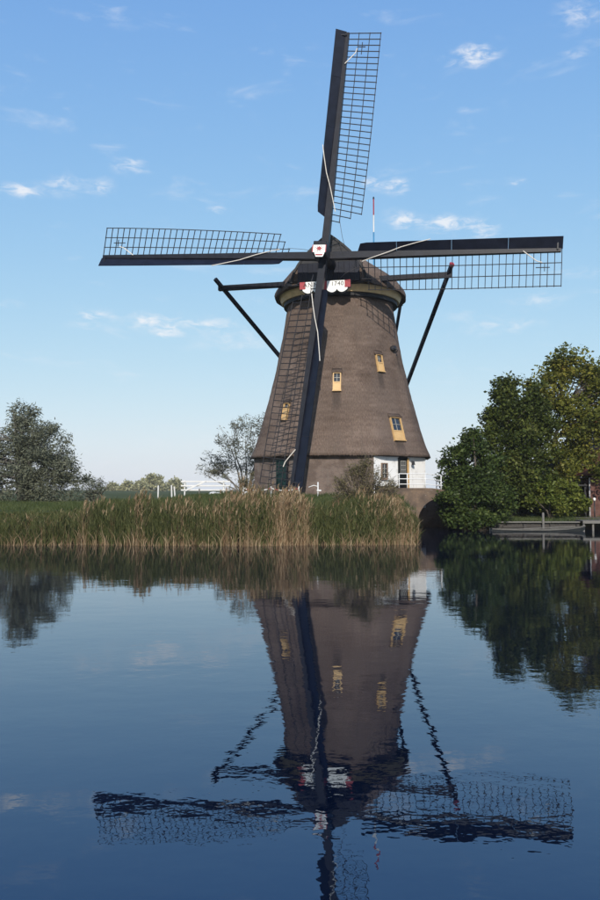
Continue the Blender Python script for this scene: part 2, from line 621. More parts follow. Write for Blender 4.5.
def land(x, y):
    n = mnoise.noise(Vector((x * .25, y * .25, 0))) * .12 + mnoise.noise(Vector((x * .05, y * .05, 4))) * .25
    # near bank, under the camera
    if y < 6:
        d = 3.6 - y
        if d < 0:
            return max(-1.4, d * .9)
        return .9 * sst(d, 0, 3.0) + n * sst(d, 0, 3)
    d = y - shore(x)
    if d < 0:
        return max(-1.4, d * (.9 if x < 6 else 2.0))
    r = math.hypot(x - AX, y - AY)
    top = 1.45 + .55 * (1 - sst(r, 8.5, 15.0))
    if x > 9.8:
        k = sst(x, 9.8, 11)
        top = top * (1 - k) + (.50 + .7 * sst(y, 56, 75)) * k
        rise = sst(d, -.2, .5)
        n *= sst(d, 1, 5)
    elif x > 5.7:
        rise = sst(d, -.1, .6)
    else:
        rise = .35 * sst(d, 0, .7) + .65 * sst(d, .6, 5.5)
    return top * rise + n * sst(d, .5, 6)


def build_ground():
    xs = np.concatenate([-np.geomspace(640, 30, 26), np.arange(-29, 30, .5), np.geomspace(30, 640, 26)])
    xs = np.unique(np.concatenate([xs, np.arange(5.8, 9.9, .12)]))
    ys = np.concatenate([-np.geomspace(400, 4, 14), np.arange(-3, 7, .6), np.linspace(7, 33, 14), np.arange(33.6, 64, .4), np.geomspace(64, 1000, 34)])
    nx, ny = len(xs), len(ys)
    v = [(x, y, land(x, y)) for y in ys for x in xs]
    f = [(j * nx + i, j * nx + i + 1, (j + 1) * nx + i + 1, (j + 1) * nx + i) for j in range(ny - 1) for i in range(nx - 1)]
    me = np_mesh('ground', v, f, 'meadow')
    me.polygons.foreach_set('use_smooth', [True] * len(f))
    o = link(bpy.data.objects.new('ground', me))
    tag(o, 'green meadow and canal banks round the windmill', 'ground', kind='structure')


def build_water():
    m = MB().add([(-640, 2.0, 0), (640, 2.0, 0), (640, 56, 0), (-640, 56, 0)], [(0, 1, 2, 3)])
    tag(m.build('water', 'canal_water', fix=False), 'calm dark blue canal water mirroring the windmill', 'water', kind='structure')


build_ground()
build_water()

# ------------------------------------------------------------------ windmill
YAW, TILT = R(13), R(4)
FWD = Vector((-math.sin(YAW), -math.cos(YAW), 0))      # where the cap faces
RGT = Vector((math.cos(YAW), -math.sin(YAW), 0))
ROOT = Vector((AX, AY, GZ))
mill = empty('windmill', ROOT)
tag(mill, 'octagonal thatched windmill with four dark lattice sails on the canal bank', 'windmill')


def cp(a, s, z):
    """cap frame: a to its right, s forward from the tower axis, z above water -> mill-local"""
    return RGT * a + FWD * s + Vector((0, 0, z - GZ))


def frame(x, y, z, o=Vector((0, 0, 0))):
    """4x4 matrix from axes"""
    return Matrix(((x.x, y.x, z.x, o.x), (x.y, y.y, z.y, o.y), (x.z, y.z, z.z, o.z), (0, 0, 0, 1)))


PROFILE = [(4.55, 6.50), (4.75, 6.42), (5.3, 6.17), (6.2, 5.86), (7.6, 5.44), (9.0, 5.06), (10.5, 4.68), (12.0, 4.36), (13.6, 4.06), (15.1, 3.82)]


def rc(z):
    if z <= PROFILE[0][0]:
        return PROFILE[0][1]
    for (a, ra), (b, rb) in zip(PROFILE, PROFILE[1:]):
        if z <= b:
            return ra + (rb - ra) * (z - a) / (b - a)
    return PROFILE[-1][1]


C8 = math.cos(R(22.5))
CORNER0 = R(16.5)                         # direction of one corner, seen from the axis, measured from the canal side


def octo(theta, r, soft=0.0):
    """radius of an octagon with softened corners in direction theta"""
    t = (theta - CORNER0 - R(22.5) + R(22.5)) % R(45) - R(22.5)   # nearest facet centre is half way between corners
    t = ((theta - (CORNER0 + R(22.5)) + R(22.5)) % R(45)) - R(22.5)
    flat = r * C8 / math.cos(t)
    return flat - soft * (abs(t) / R(22.5)) ** 6 * .12 * r * .35


def pol(theta, r, z):
    return Vector((math.sin(theta) * r, -math.cos(theta) * r, z - GZ))


def build_body():
    n, zs = 128, []
    z = 4.55
    while z < 15.1:
        zs.append(z)
        z += .22
    zs.append(15.1)
    m = MB()
    v = []
    for z in zs:
        for i in range(n):
            th = 2 * math.pi * i / n
            k = mnoise.noise(Vector((math.sin(th) * 6, math.cos(th) * 6, z * .9))) * .035 + mnoise.noise(Vector((math.sin(th) * 25, math.cos(th) * 25, z * 3))) * .02
            zz = z + (mnoise.noise(Vector((th * 9, 0, 3))) * .03 if z == zs[0] else 0)
            v.append(pol(th, octo(th, rc(z), 1.0) + k, zz))
    rows = len(zs)
    f = [(j * n + i, j * n + (i + 1) % n, (j + 1) * n + (i + 1) % n, (j + 1) * n + i) for j in range(rows - 1) for i in range(n)]
    # underside of the eave
    b = len(v)
    for i in range(n):
        th = 2 * math.pi * i / n
        v.append(pol(th, octo(th, 6.02), 4.62))
    f += [(i, b + i, b + (i + 1) % n, (i + 1) % n) for i in range(n)]
    b2 = len(v)
    v.append(Vector((0, 0, 15.1 - GZ)))
    f += [((rows - 1) * n + i, (rows - 1) * n + (i + 1) % n, b2) for i in range(n)]
    m.add(v, f)
    return m.build('thatched_body', 'thatch', mill, smooth=True)


body = build_body()


def build_fringe():
    r = np.random.default_rng(5)
    v, f = [], []
    for i in range(2600):
        th = r.random() * 2 * math.pi
        rr = octo(th, 6.50, 1.0) - r.uniform(-.02, .22)
        a = pol(th, rr - .03, 4.62 + r.uniform(-.02, .04))
        b = pol(th + r.normal(0, .004), rr + .02, 4.56 - r.uniform(.0, .11))
        w = pol(th + .0022, rr, 4.6) - pol(th, rr, 4.6)
        k = len(v)
        v += [a - w, a + w, b]
        f.append((k, k + 1, k + 2))
    o = MB().add(v, f).build('straw_fringe', 'thatch', body, fix=False)
    o['kind'] = 'stuff'


build_fringe()


def ring(name, r0, r1, z0, z1, mat, parent, n=72, inner=None):
    m = MB()
    inner = inner or min(r0, r1) - .25
    v = []
    for (r, z) in ((r0, z0), (r1, z1), (inner, z1), (inner, z0)):
        v += [pol(2 * math.pi * i / n, r, z) for i in range(n)]
    f = [(k * n + i, k * n + (i + 1) % n, ((k + 1) % 4) * n + (i + 1) % n, ((k + 1) % 4) * n + i) for k in range(4) for i in range(n)]
    m.add(v, f)
    return m.build(name, mat, parent, smooth=False)


ring('kerb_ring', 3.90, 3.90, 14.92, 15.18, 'black_board', mill)
ring('gold_band', 4.02, 4.22, 15.17, 15.62, 'gold_paint', mill)


# octagonal base: one wall panel for each facet
def wall_panel(k, mat, name, z0, z1):
    th0 = CORNER0 + R(45) * k
    th1 = th0 + R(45)
    ro, ri = 6.06, 5.7
    m = MB()
    v = []
    for z in (z0, z1):
        v += [pol(th0, ro, z), pol(th1, ro, z), pol(th1, ri, z), pol(th0, ri, z)]
    m.add(v, [(0, 1, 5, 4), (1, 2, 6, 5), (2, 3, 7, 6), (3, 0, 4, 7), (4, 5, 6, 7), (3, 2, 1, 0)])
    return m.build(name, mat, mill)


for k in range(8):
    if k in (0, 1):
        wall_panel(k, 'white_wall', 'white_wall', 1.3, 4.66)
    else:
        wall_panel(k, 'dark_brick', 'brick_wall', 1.3, 4.66)


def facet_frame(k, x, z, out, r=None):
    """axes on facet k: X along the wall, Y out of it, Z up (follows the slope of the thatch)"""
    th = CORNER0 + R(45) * k + R(22.5)
    nrm = Vector((math.sin(th), -math.cos(th), 0))
    tan = Vector((math.cos(th), math.sin(th), 0))
    if r is None:
        a = rc(z) * C8
        sl = (rc(z + .4) - rc(z - .4)) * C8 / .8
        up = (Vector((0, 0, 1)) + nrm * sl).normalized()
        y = tan.cross(up)
        if y.dot(nrm) < 0:
            y = -y
    else:
        a = r * C8
        up, y = Vector((0, 0, 1)), nrm
    o = nrm * a + tan * x + Vector((0, 0, z - GZ)) + y * out
    return frame(tan, y, up, o)


def mbox(c, s):
    return MB().box(c, s)


def put(m, name, mat, parent, bev=0.0):
    o = m.build(name, mat, parent, bev=bev)
    return o


def thatch_window(k, x, z, w, h, split, panes):
    """yellow framed window let into the thatch, plain board below the glass, small thatch lip above"""
    M = facet_frame(k, x, z, 0.0)
    fr = .065
    g0 = -h / 2 + h * split              # glass starts above the board
    m = MB()
    m.box((-w / 2 + fr / 2, .05, 0), (fr, .16, h))
    m.box((w / 2 - fr / 2, .05, 0), (fr, .16, h))
    m.box((0, .05, h / 2 - fr / 2), (w - 2 * fr, .158, fr))
    m.box((0, .05, g0), (w - 2 * fr, .158, fr))
    win = m.build('window', 'window_yellow', mill)
    win.matrix_basis = M
    put(mbox((0, .045, (-h / 2 + g0) / 2), (w - 2 * fr, .12, g0 + h / 2 - fr)), 'apron_board', 'window_yellow', win)
    put(mbox((0, .062, -h / 2 - .025), (w + .06, .22, .05)), 'sill', 'window_yellow', win)
    gh = h / 2 - fr - g0 - fr / 2
    gz = (h / 2 - fr + g0 + fr / 2) / 2
    gw = w - 2 * fr
    for i in range(panes[0]):
        for j in range(panes[1]):
            pw, ph = gw / panes[0], gh / panes[1]
            put(mbox((-gw / 2 + pw * (i + .5), .02, gz - gh / 2 + ph * (j + .5)), (pw, .02, ph)), 'pane', 'window_glass', win)
    for i in range(1, panes[0]):
        put(mbox((-gw / 2 + gw * i / panes[0], .045, gz), (.028, .04, gh)), 'glazing_bar', 'glazing_paint', win)
    for j in range(1, panes[1]):
        put(mbox((0, .047, gz - gh / 2 + gh * j / panes[1]), (gw, .035, .028)), 'glazing_bar', 'glazing_paint', win)
    # thatch lip over the head of the window
    lm = MB()
    n = 9
    vs = []
    for i in range(n):
        u = -1 + 2 * i / (n - 1)
        drop = -.02 * abs(u) ** 2
        xx = u * (w / 2 + .06)
        vs += [(xx, -.02, h / 2 + .34 + drop), (xx, .17 + .02 * (1 - u * u), h / 2 + .02 + drop), (xx, .15, h / 2 - .03 + drop), (xx, -.04, h / 2 - .02 + drop)]
    fs = []
    for i in range(n - 1):
        for q in range(4):
            a, b2 = i * 4 + q, i * 4 + (q + 1) % 4
            fs.append((a, b2, b2 + 4, a + 4))
    fs += [(0, 1, 2, 3), tuple((n - 1) * 4 + q for q in (3, 2, 1, 0))]
    lm.add(vs, fs)
    lm.build('thatch_lip', 'thatch', win, smooth=True)
    return win


thatch_window(7, .02, 9.23, .52, 1.22, .46, (2, 2))
thatch_window(0, -.55, 10.55, .55, 1.15, .50, (2, 2))
thatch_window(0, -.10, 6.28, .95, 1.55, .40, (2, 2))
thatch_window(6, .40, 7.45, .55, 1.15, .66, (1, 2))

# round vent plug high on the right of the thatch
M = facet_frame(0, .85, 11.65, 0.0)
m = MB().tube([(0, -.05, 0), (0, .16, 0), (0, .30, .02)], [.19, .21, .13], 12)
vo = m.build('vent_plug', 'dark_metal', mill)
vo.matrix_basis = M
MB().tube([(0, .28, -.02), (.14, .34, -.16), (.16, .2, -.3)], .035, 6).build('bracket', 'dark_metal', vo)


def base_window(k, x, z, w, h):
    M = facet_frame(k, x, z, 0, 6.06)
    fr = .07
    m = MB()
    m.box((-w / 2 + fr / 2, .03, 0), (fr, .1, h)).box((w / 2 - fr / 2, .03, 0), (fr, .1, h))
    m.box((0, .03, h / 2 - fr / 2), (w - 2 * fr, .098, fr)).box((0, .03, -h / 2 + fr / 2), (w - 2 * fr, .098, fr))
    win = m.build('window', 'brown_frame', mill)
    win.matrix_basis = M
    gw, gh = w - 2 * fr, h - 2 * fr
    for i in range(2):
        for j in range(3):
            put(mbox((-gw / 2 + gw / 2 * (i + .5), .012, -gh / 2 + gh / 3 * (j + .5)), (gw / 2, .02, gh / 3)), 'pane', 'window_glass', win)
    put(mbox((0, .04, 0), (.04, .04, gh)), 'glazing_bar', 'glazing_paint', win)
    for j in (1, 2):
        put(mbox((0, .042, -gh / 2 + gh / 3 * j), (gw, .035, .035)), 'glazing_bar', 'glazing_paint', win)
    put(mbox((0, .06, -h / 2 - .03), (w + .12, .16, .06)), 'sill', 'brown_frame', win)


base_window(0, -1.45, 3.62, .54, .98)


def base_door(k, x, w, z0, h, mat, jamb, name, glazed):
    M = facet_frame(k, x, z0, 0, 6.06)
    d = put(mbox((0, .02, h / 2), (w, .06, h)), name, mat, mill)
    d.matrix_basis = M
    for s in (-1, 1):
        put(mbox((s * (w / 2 + (.07 if s > 0 else .03)), .04, h / 2), (.14 if s > 0 else .06, .12, h + .1)), 'jamb', jamb if s > 0 else mat, d)
    put(mbox((0, .045, h + .05), (w + .0, .12, .1)), 'lintel', mat, d)
    if glazed:
        for i in range(3):
            for j in range(3):
                put(mbox((-w / 2 + .14 + (w - .28) / 3 * (i + .5), .052, h * .52 + .27 * (j + .5)), ((w - .28) / 3 - .045, .012, .225)), 'pane', 'window_glass', d)
        g = MB()
        for i in range(4):
            put(mbox((-w / 2 + .14 + (w - .28) / 3 * i, .058, h * .52 + .405), (.035, .02, .83)), 'glazing_bar', 'glazing_paint', d)
        for j in range(4):
            put(mbox((0, .060, h * .52 + .27 * j), (w - .25, .018, .035)), 'glazing_bar', 'glazing_paint', d)
    else:
        for i in range(5):
            put(mbox((-w / 2 + w / 5 * (i + .5), .062, h / 2), (w / 5 - .015, .025, h - .02)), 'door_board', mat, d)
    MB().tube([(w * .38, .05, 1.0), (w * .38, .12, 1.0), (w * .28, .12, 1.0)], .018, 6).build('handle', 'dark_metal', d)
    return d


base_door(0, .20, .72, 2.42, 1.98, 'dark_door_paint', 'window_yellow', 'door', True)
base_door(6, .72, .95, 2.02, 2.25, 'green_door_paint', 'black_board', 'door', False)
# lamp beside the door and a dark plinth along the white wall
M = facet_frame(0, .95, 4.25, 0, 6.06)
lo = MB().box((0, .12, 0), (.05, .24, .05)).tube([(0, .22, -.22), (0, .22, .02)], [.12, .07], 8).build('wall_lamp', 'dark_metal', mill)
lo.matrix_basis = M
pl = put(mbox((-1.05, .02, .0), (2.4, .05, .55)), 'plinth', 'black_board', mill)
pl.matrix_basis = facet_frame(0, 0, 2.42, 0, 6.06)

# white wash boards round the lower edge of the eave
for k in range(8):
    th0 = CORNER0 + R(45) * k
    a, b = pol(th0, 6.13, 4.58), pol(th0 + R(45), 6.13, 4.58)
    MB().beam(a, b, .1, .14).build('eave_batten', 'black_board', mill)


# ---- cap
def cap_w(s):
    P = [(-5.0, .5), (-4.7, 1.7), (-4.2, 2.75), (-3.2, 3.75), (-1.5, 4.38), (.2, 4.52), (1.6, 4.30), (2.8, 3.65), (3.7, 2.95), (4.3, 2.42)]
    for (a, wa), (b, wb) in zip(P, P[1:]):
        if s <= b:
            return wa + (wb - wa) * (s - a) / (b - a)
    return P[-1][1]


def cap_ridge(s):
    P = [(-5.0, 15.95), (-4.7, 16.3), (-4.0, 16.95), (-3.0, 17.5), (-1.5, 17.95), (.5, 18.3), (2.5, 18.52), (4.3, 18.72)]
    for (a, wa), (b, wb) in zip(P, P[1:]):
        if s <= b:
            return wa + (wb - wa) * (s - a) / (b - a)
    return P[-1][1]


def cap_eave(s):
    return 15.62 + .10 * (s / 4.5) ** 2 * (1 if s > 0 else .4)


def build_cap():
    ss = np.linspace(-5.0, 4.3, 36)
    q = np.linspace(0, 1, 15)
    m = MB()
    v = []
    for s in ss:
        w, rz, ez = cap_w(s), cap_ridge(s), cap_eave(s)
        row = []
        for side in (1, -1):
            for t in (q if side > 0 else q[::-1][1:]):
                ex = 1.75
                a = side * w * (1 - t ** ex)
                z = ez + (rz - ez) * t
                k = mnoise.noise(Vector((a * 1.2, s * 1.2, z * 1.2))) * .04
                row.append(cp(a + side * k, s, z + k * .5))
        # thick eave: fold under
        row = [cp(w - .42, s, ez - .02), cp(w - .03, s, ez - .13)] + row + [cp(-w + .03, s, ez - .13), cp(-w + .42, s, ez - .02)]
        v += row
    n = len(v) // len(ss)
    f = [(j * n + i, j * n + i + 1, (j + 1) * n + i + 1, (j + 1) * n + i) for j in range(len(ss) - 1) for i in range(n - 1)]
    f += [(j * n + n - 1, j * n, (j + 1) * n, (j + 1) * n + n - 1) for j in range(len(ss) - 1)]   # closed floor
    f.append(tuple(range(n)))
    f.append(tuple((len(ss) - 1) * n + i for i in range(n - 1, -1, -1)))
    m.add(v, f)
    return m.build('thatched_cap', 'thatch', mill, smooth=True)


cap = build_cap()
md = cap.modifiers.new('split', 'EDGE_SPLIT')
md.split_angle = R(50)
# ridge capping
MB().tube([cp(0, s, cap_ridge(s) + .01) for s in np.linspace(-4.4, 4.2, 14)], .10, 6).build('ridge_capping', 'black_board', cap)

# gable: horizontal boards, each its own piece, set in front of the thatch
gz = 16.95
i = 0
while gz < 18.6:
    hh = .19
    zt = min(gz + hh, 18.66)

    def gw(z):
        t = max(0, min(1, (z - 15.72) / (18.74 - 15.72)))
        return 2.36 * (1 - t ** 1.75)
    poly = [(-gw(gz), gz), (gw(gz), gz), (gw(zt), zt), (-gw(zt), zt)]
    MB().prism(poly, lambda u, v, d: cp(u, d, v), 4.31, 4.37 + .012 * (i % 2)).build('gable_board', 'black_board', mill)
    gz += hh + .012
    i += 1
# lower storm front: upright navy boards
nb = 12
for i in range(nb):
    w = 4.04 / nb
    a0 = -2.02 + w * i
    ztop = 16.93
    MB().prism([(a0 + .006, 15.66), (a0 + w - .006, 15.66), (a0 + w - .006, ztop), (a0 + .006, ztop)], lambda u, v, d: cp(u, d, v), 4.31, 4.40 + .01 * (i % 2)).build('storm_board', 'navy_paint', mill)
# raked verge boards either side of the gable
for s in (-1, 1):
    pts = []
    for t in np.linspace(0, 1, 9):
        pts.append((s * 2.42 * (1 - t ** 1.75), 15.72 + 3.02 * t))
    m = MB()
    for (u0, v0), (u1, v1) in zip(pts, pts[1:]):
        m.beam(cp(u0, 4.36, v0 + .03), cp(u1, 4.36, v1 + .03), .14, .13, up=FWD)
    m.build('verge_board', 'black_board', mill)
# breast beam under the front
MB().beam(cp(-2.7, 4.1, 15.72), cp(2.7, 4.1, 15.72), .4, .3).build('breast_beam', 'black_wood', mill)

# ---- name board with year, white panels, red ends, scalloped lower edge
BS = 4.62
NB0 = Vector(cp(-.17, 0, GZ + .13))
nbp = (lambda u, v, d: cp(u, d, v) + NB0)


def scallop(u0, u1, ztop, zlow, lobes, depth):
    pts = [(u0, ztop), (u1, ztop), (u1, zlow)]
    steps = 24
    for i in range(1, steps):
        t = i / steps
        u = u1 + (u0 - u1) * t
        pts.append((u, zlow - depth * abs(math.sin(math.pi * t * lobes)) ** .7 * (.7 + .3 * math.sin(math.pi * t))))
    pts.append((u0, zlow))
    return pts


board = MB().prism([(-1.66, 15.56), (1.66, 15.56), (1.66, 15.04), (1.3, 14.94), (-1.3, 14.94), (-1.66, 15.04)], nbp, BS - .05, BS).build('name_board', 'black_wood', mill)
for side in (-1, 1):
    u0, u1 = (-1.26, -.13) if side < 0 else (.13, 1.27)
    MB().prism([(u0, 15.12), (u1, 15.12), (u1, 15.54), (u0, 15.54)], nbp, BS + .002, BS + .035).build('white_panel', 'white_paint', board)
    e0, e1 = (-1.64, -1.275) if side < 0 else (1.275, 1.64)
    MB().prism([(e0, 15.08), (e1, 15.08), (e1, 15.545), (e0, 15.545)], nbp, BS + .002, BS + .045).build('red_end', 'red_paint', board)
    s0, s1 = (-1.45, -.10) if side < 0 else (.10, 1.45)
    MB().prism(scallop(s0, s1, 15.115, 15.00, 2, .22), nbp, BS + .002, BS + .03).build('scalloped_edge', 'white_paint', board)
    MB().prism(scallop(s0 - .03, s1 + .03, 15.10, 14.95, 2, .25), nbp, BS - .075, BS - .052).build('scallop_backing', 'black_wood', board)
MB().prism([(-.115, 15.0), (.115, 15.0), (.115, 15.545), (-.115, 15.545)], nbp, BS + .002, BS + .045).build('red_centre', 'red_paint', board)


def lettering(txt, u, z, size):
    cu = bpy.data.curves.new('lettering', 'FONT')
    cu.body = txt
    cu.size = size
    cu.align_x = 'CENTER'
    cu.align_y = 'CENTER'
    cu.extrude = .006
    cu.space_character = 1.12
    tmp = bpy.data.objects.new('lettering_tmp', cu)
    col.objects.link(tmp)
    dg = bpy.context.evaluated_depsgraph_get()
    me = bpy.data.meshes.new_from_object(tmp.evaluated_get(dg))
    bpy.data.objects.remove(tmp)
    me.materials.clear()
    me.materials.append(MATS['lettering_black'])
    o = link(bpy.data.objects.new('lettering', me), board)
    o.matrix_basis = frame(RGT, Vector((0, 0, 1)), FWD, cp(u, BS + .042, z) + NB0)
    return o


lettering('ANNO', -.74, 15.33, .42)
lettering('1740', .80, 15.33, .38)

# ---- sails
HUB = cp(.18, 6.4, 16.89)
N = (FWD * math.cos(TILT) + Vector((0, 0, math.sin(TILT)))).normalized()
U = RGT.cross(N)
if U.z < 0:
    U = -U
# windshaft and poll end with its painted face
MB().tube([HUB - N * 3.2, HUB - N * .7], .34, 12).build('windshaft', 'black_wood', mill)
phi = R(4.0)
px_, pz_ = RGT * math.cos(phi) - U * math.sin(phi), U * math.cos(phi) + RGT * math.sin(phi)
PM = frame(px_, -N, pz_, HUB - RGT * .10)           # X right, Y back, Z up on the shaft end
poll = MB().box((0, -.10, 0), (.80, 2.1, .80)).build('poll_end', 'black_wood', mill, bev=.03)
poll.matrix_basis = PM
MB().box((0, -1.18, -.10), (.80, .05, .45)).build('painted_face', 'white_paint', poll)
for s in (-1, 1):
    MB().box((s * .40, -1.20, -.10), (.05, .06, .46)).build('red_edge', 'red_paint', poll)
st = []
for i in range(16):
    rr = .20 if i % 2 == 0 else .10
    st.append((rr * math.sin(math.pi * i / 8), -.10 + .85 * rr * math.cos(math.pi * i / 8)))
MB().prism(st, lambda u, v, d: Vector((u, d, v)), -1.225, -1.206).build('painted_star', 'red_paint', poll)
for i in range(8):
    a = math.pi * (i + .5) / 4
    MB().box((.24 * math.sin(a), -1.212, -.10 + .18 * math.cos(a)), (.035, .012, .035)).build('star_dot', 'lettering_black', poll)
MB().prism([(-.30, -.345), (.34, -.345), (.24, -.60), (-.18, -.60)], lambda u, v, d: Vector((u, d, v)), -1.19, -1.152).build('painted_apron', 'white_paint', poll)
MB().prism([(-.22, -.44), (.24, -.44), (.22, -.52), (-.18, -.52)], lambda u, v, d: Vector((u, d, v)), -1.205, -1.192).build('red_band', 'red_paint', poll)

SL = 14.4


def beta(r):
    """pitch of the lattice: steep near the shaft, almost flat at the tip"""
    t = (r - 2) / (SL - 2)
    return R(27 * (1 - t) ** 1.25 + 3)


def build_sail():
    """sail frame: X trailing side (lattice), Y towards the tower, Z outward along the stock"""
    m = MB()
    zs = [(-.45, .46, .44), (2.0, .42, .42), (8.0, .29, .34), (SL - .1, .20, .22)]
    v = []
    for z, w, d in zs:
        v += [(-w / 2, -d / 2, z), (w / 2, -d / 2, z), (w / 2, d / 2, z), (-w / 2, d / 2, z)]
    f = [(3, 2, 1, 0), tuple(12 + i for i in range(4))]
    for k in range(3):
        f += [(k * 4 + i, k * 4 + (i + 1) % 4, (k + 1) * 4 + (i + 1) % 4, (k + 1) * 4 + i) for i in range(4)]
    m.add(v, f)
    sail = m.build('sail', 'black_wood', mill)
    # lattice bars
    nbar = 32
    for i in range(nbar):
        r = 2.15 + (SL - .04 - 2.15) * i / (nbar - 1)
        b = beta(r)
        ln = [.73, 1.42, 2.10][min(i, 2)]
        rot = Matrix.Rotation(b, 3, 'Z')
        c = rot @ Vector((ln / 2 - .06, 0, 0)) + Vector((0, .10, r))
        piece('sail_bar', 'sail_lath', c, (ln + .12, .045, .042), sail, rot)
    # long laths through the bars
    for j, x in enumerate((.70, 1.38, 2.06)):
        r0 = 2.15 + (SL - .04 - 2.15) * j / (nbar - 1) - .06
        m = MB()
        pts = []
        for i in range(13):
            r = r0 + (SL - .02 - r0) * i / 12
            rot = Matrix.Rotation(beta(r), 3, 'Z')
            pts.append(rot @ Vector((x, -.04, 0)) + Vector((0, .10, r)))
        for p, q in zip(pts, pts[1:]):
            m.beam(p, q, .042, .04, up=(0, 1, 0))
        m.build('hem_lath', 'sail_lath', sail)
    # leading boards, four lengths per sail
    cuts = [2.25, 4.7, 8.0, 11.3, SL]
    for k in range(4):
        z0, z1 = cuts[k] + .008, cuts[k + 1] - .008
        m = MB()
        v = []
        n = 5
        for i in range(n):
            z = z0 + (z1 - z0) * i / (n - 1)
            b = beta(z) * .5 + R(27)
            hw = .21 - .105 * (z / SL)
            wd = .60 + .12 * (z / SL)
            d = Vector((-math.cos(b), -math.sin(b), 0))
            nn = Vector((math.sin(b), -math.cos(b), 0))
            base = Vector((-hw + .02, -.02, z))
            tip = base + d * wd
            if k == 0 and i == 0:
                tip = base + d * wd * .92 + Vector((0, 0, .22))
            v += [base + nn * .02, tip + nn * .02, tip - nn * .02, base - nn * .02]
        f = [(3, 2, 1, 0), tuple((n - 1) * 4 + i for i in range(4))]
        for q in range(n - 1):
            f += [(q * 4 + i, q * 4 + (i + 1) % 4, (q + 1) * 4 + (i + 1) % 4, (q + 1) * 4 + i) for i in range(4)]
        m.add(v, f)
        m.build('leading_board', 'navy_paint', sail)
    # end cleat boards at the tip
    MB().box((-.32, -.19, SL - .30), (.62, .03, .09)).box((-.5, -.20, SL - .55), (.07, .03, .4)).build('tip_cleat', 'black_wood', sail)
    # ropes that secure the furled cloth, and a stay wire
    MB().tube([(-.74, -.44, 6.75), (-.58, -.42, 6.0), (-.34, -.36, 5.0), (-.02, -.32, 4.1), (.22, -.26, 3.3), (.42, -.12, 2.6)], .027, 6).build('sail_rope', 'rope', sail)
    MB().tube([(.05, -.20, 12.15), (.34, -.12, 12.55), (.62, -.03, 12.95), (.70, -.02, 13.25)], .03, 6).build('sail_rope', 'rope', sail)
    MB().tube([(.66, .30, 2.2), (.80, .9, 1.4), (.95, 1.7, .8)], .014, 5).build('stay_wire', 'wire', sail)
    MB().beam((.98, .06, 12.9), (.98, .06, 13.7), .045, .04).beam((.75, .05, 13.4), (1.2, .08, 13.4), .045, .04).build('cloth_hook', 'sail_lath', sail)
    return sail


sail0 = build_sail()


def copy_part(o, parent):
    c = o.copy()
    col.objects.link(c)
    c.parent = parent
    for ch in list(o.children):
        copy_part(ch, c)
    return c


def set_sail(o, ang, length, off, shift):
    g = R(ang)
    rad = U * math.cos(g) + RGT * math.sin(g)
    tr = RGT * math.cos(g) - U * math.sin(g)
    o.matrix_basis = frame(tr, -N, rad, HUB + N * off + RGT * shift) @ Matrix.Diagonal((1, 1, length / SL, 1))


sails = [sail0] + [copy_part(sail0, mill) for _ in range(3)]
for s_, (ang, ln, off, sh) in zip(sails, ((5.3, 14.40, .10, 0), (187.2, 14.45, .10, 0), (273.7, 14.85, -.40, -.3), (92.4, 14.25, -.40, -.3))):
    set_sail(s_, ang, ln, off, sh)

# ---- tail work: long cross beam, short cross beam, braces and tail pole behind the tower
TAIL = cp(1.0, -9.2, 4.2)
MB().beam(cp(-7.75, 3.2, 15.98), cp(7.7, 3.2, 15.98), .30, .34).build('long_cross_beam', 'black_wood', mill, bev=.02)
MB().beam(cp(-3.95, -3.4, 15.85), cp(3.95, -3.4, 15.85), .28, .30).build('short_cross_beam', 'black_wood', mill, bev=.02)
for s in (-1, 1):
    top = cp(s * 7.45, 3.2, 15.98)
    d = (TAIL + RGT * s * .15 - top).normalized()
    br = MB().beam(top - d * .85, TAIL + RGT * s * .25 + Vector((0, 0, .2)), .22, .24).build('long_brace', 'black_wood', mill, bev=.02)
    if s > 0:
        MB().beam(top - d * .86, top - d * .70, .235, .255).build('red_tip', 'red_paint', br)
    top = cp(s * 3.8, -3.4, 15.85)
    MB().beam(top, TAIL + RGT * s * .12 + Vector((0, 0, .9)), .18, .2).build('short_brace', 'black_wood', mill)
MB().beam(cp(0, -4.3, 16.3), TAIL + (TAIL - cp(0, -4.3, 16.3)).normalized() * 1.6, .38, .42).build('tail_pole', 'black_wood', mill, bev=.03)
wheel = MB()
wc = TAIL + Vector((0, 0, -.6)) - FWD * .2
pts = [wc + (FWD * math.cos(a) + Vector((0, 0, 1)) * math.sin(a)) * .95 + RGT * .3 for a in np.linspace(0, 2 * math.pi, 20)]
wheel.tube(pts, .05, 6)
for a in np.linspace(0, math.pi, 4)[:-1]:
    dv = (FWD * math.cos(a) + Vector((0, 0, 1)) * math.sin(a)) * .95
    wheel.beam(wc + RGT * .3 - dv, wc + RGT * .3 + dv, .06, .06)
wheel.build('winch_wheel', 'black_wood', mill)

# striped staff on the right flank of the cap
b0 = cp(2.25, -.6, 16.7)
staff = MB().tube([b0, b0 + Vector((0, 0, 3.6))], .05, 8).build('staff', 'blue_paint', mill)
MB().tube([b0 + Vector((0, 0, 3.6)), b0 + Vector((0, 0, 4.8))], .048, 8).build('white_stripe', 'white_gate_paint', staff)
MB().tube([b0 + Vector((0, 0, 4.8)), b0 + Vector((0, 0, 5.95))], .045, 8).build('red_stripe', 'red_paint', staff)
MB().tube([b0 + Vector((0, 0, 5.95)), b0 + Vector((0, 0, 6.1))], [.07, .04], 8).build('finial', 'dark_metal', staff)

# ------------------------------------------------------------------ arch bridge over the tail race, railing
BR_Y0, BR_Y1 = 48.6, 51.4


def bridge_top(x):
    return 2.46 - .11 * max(0, x - 7.7) ** 2


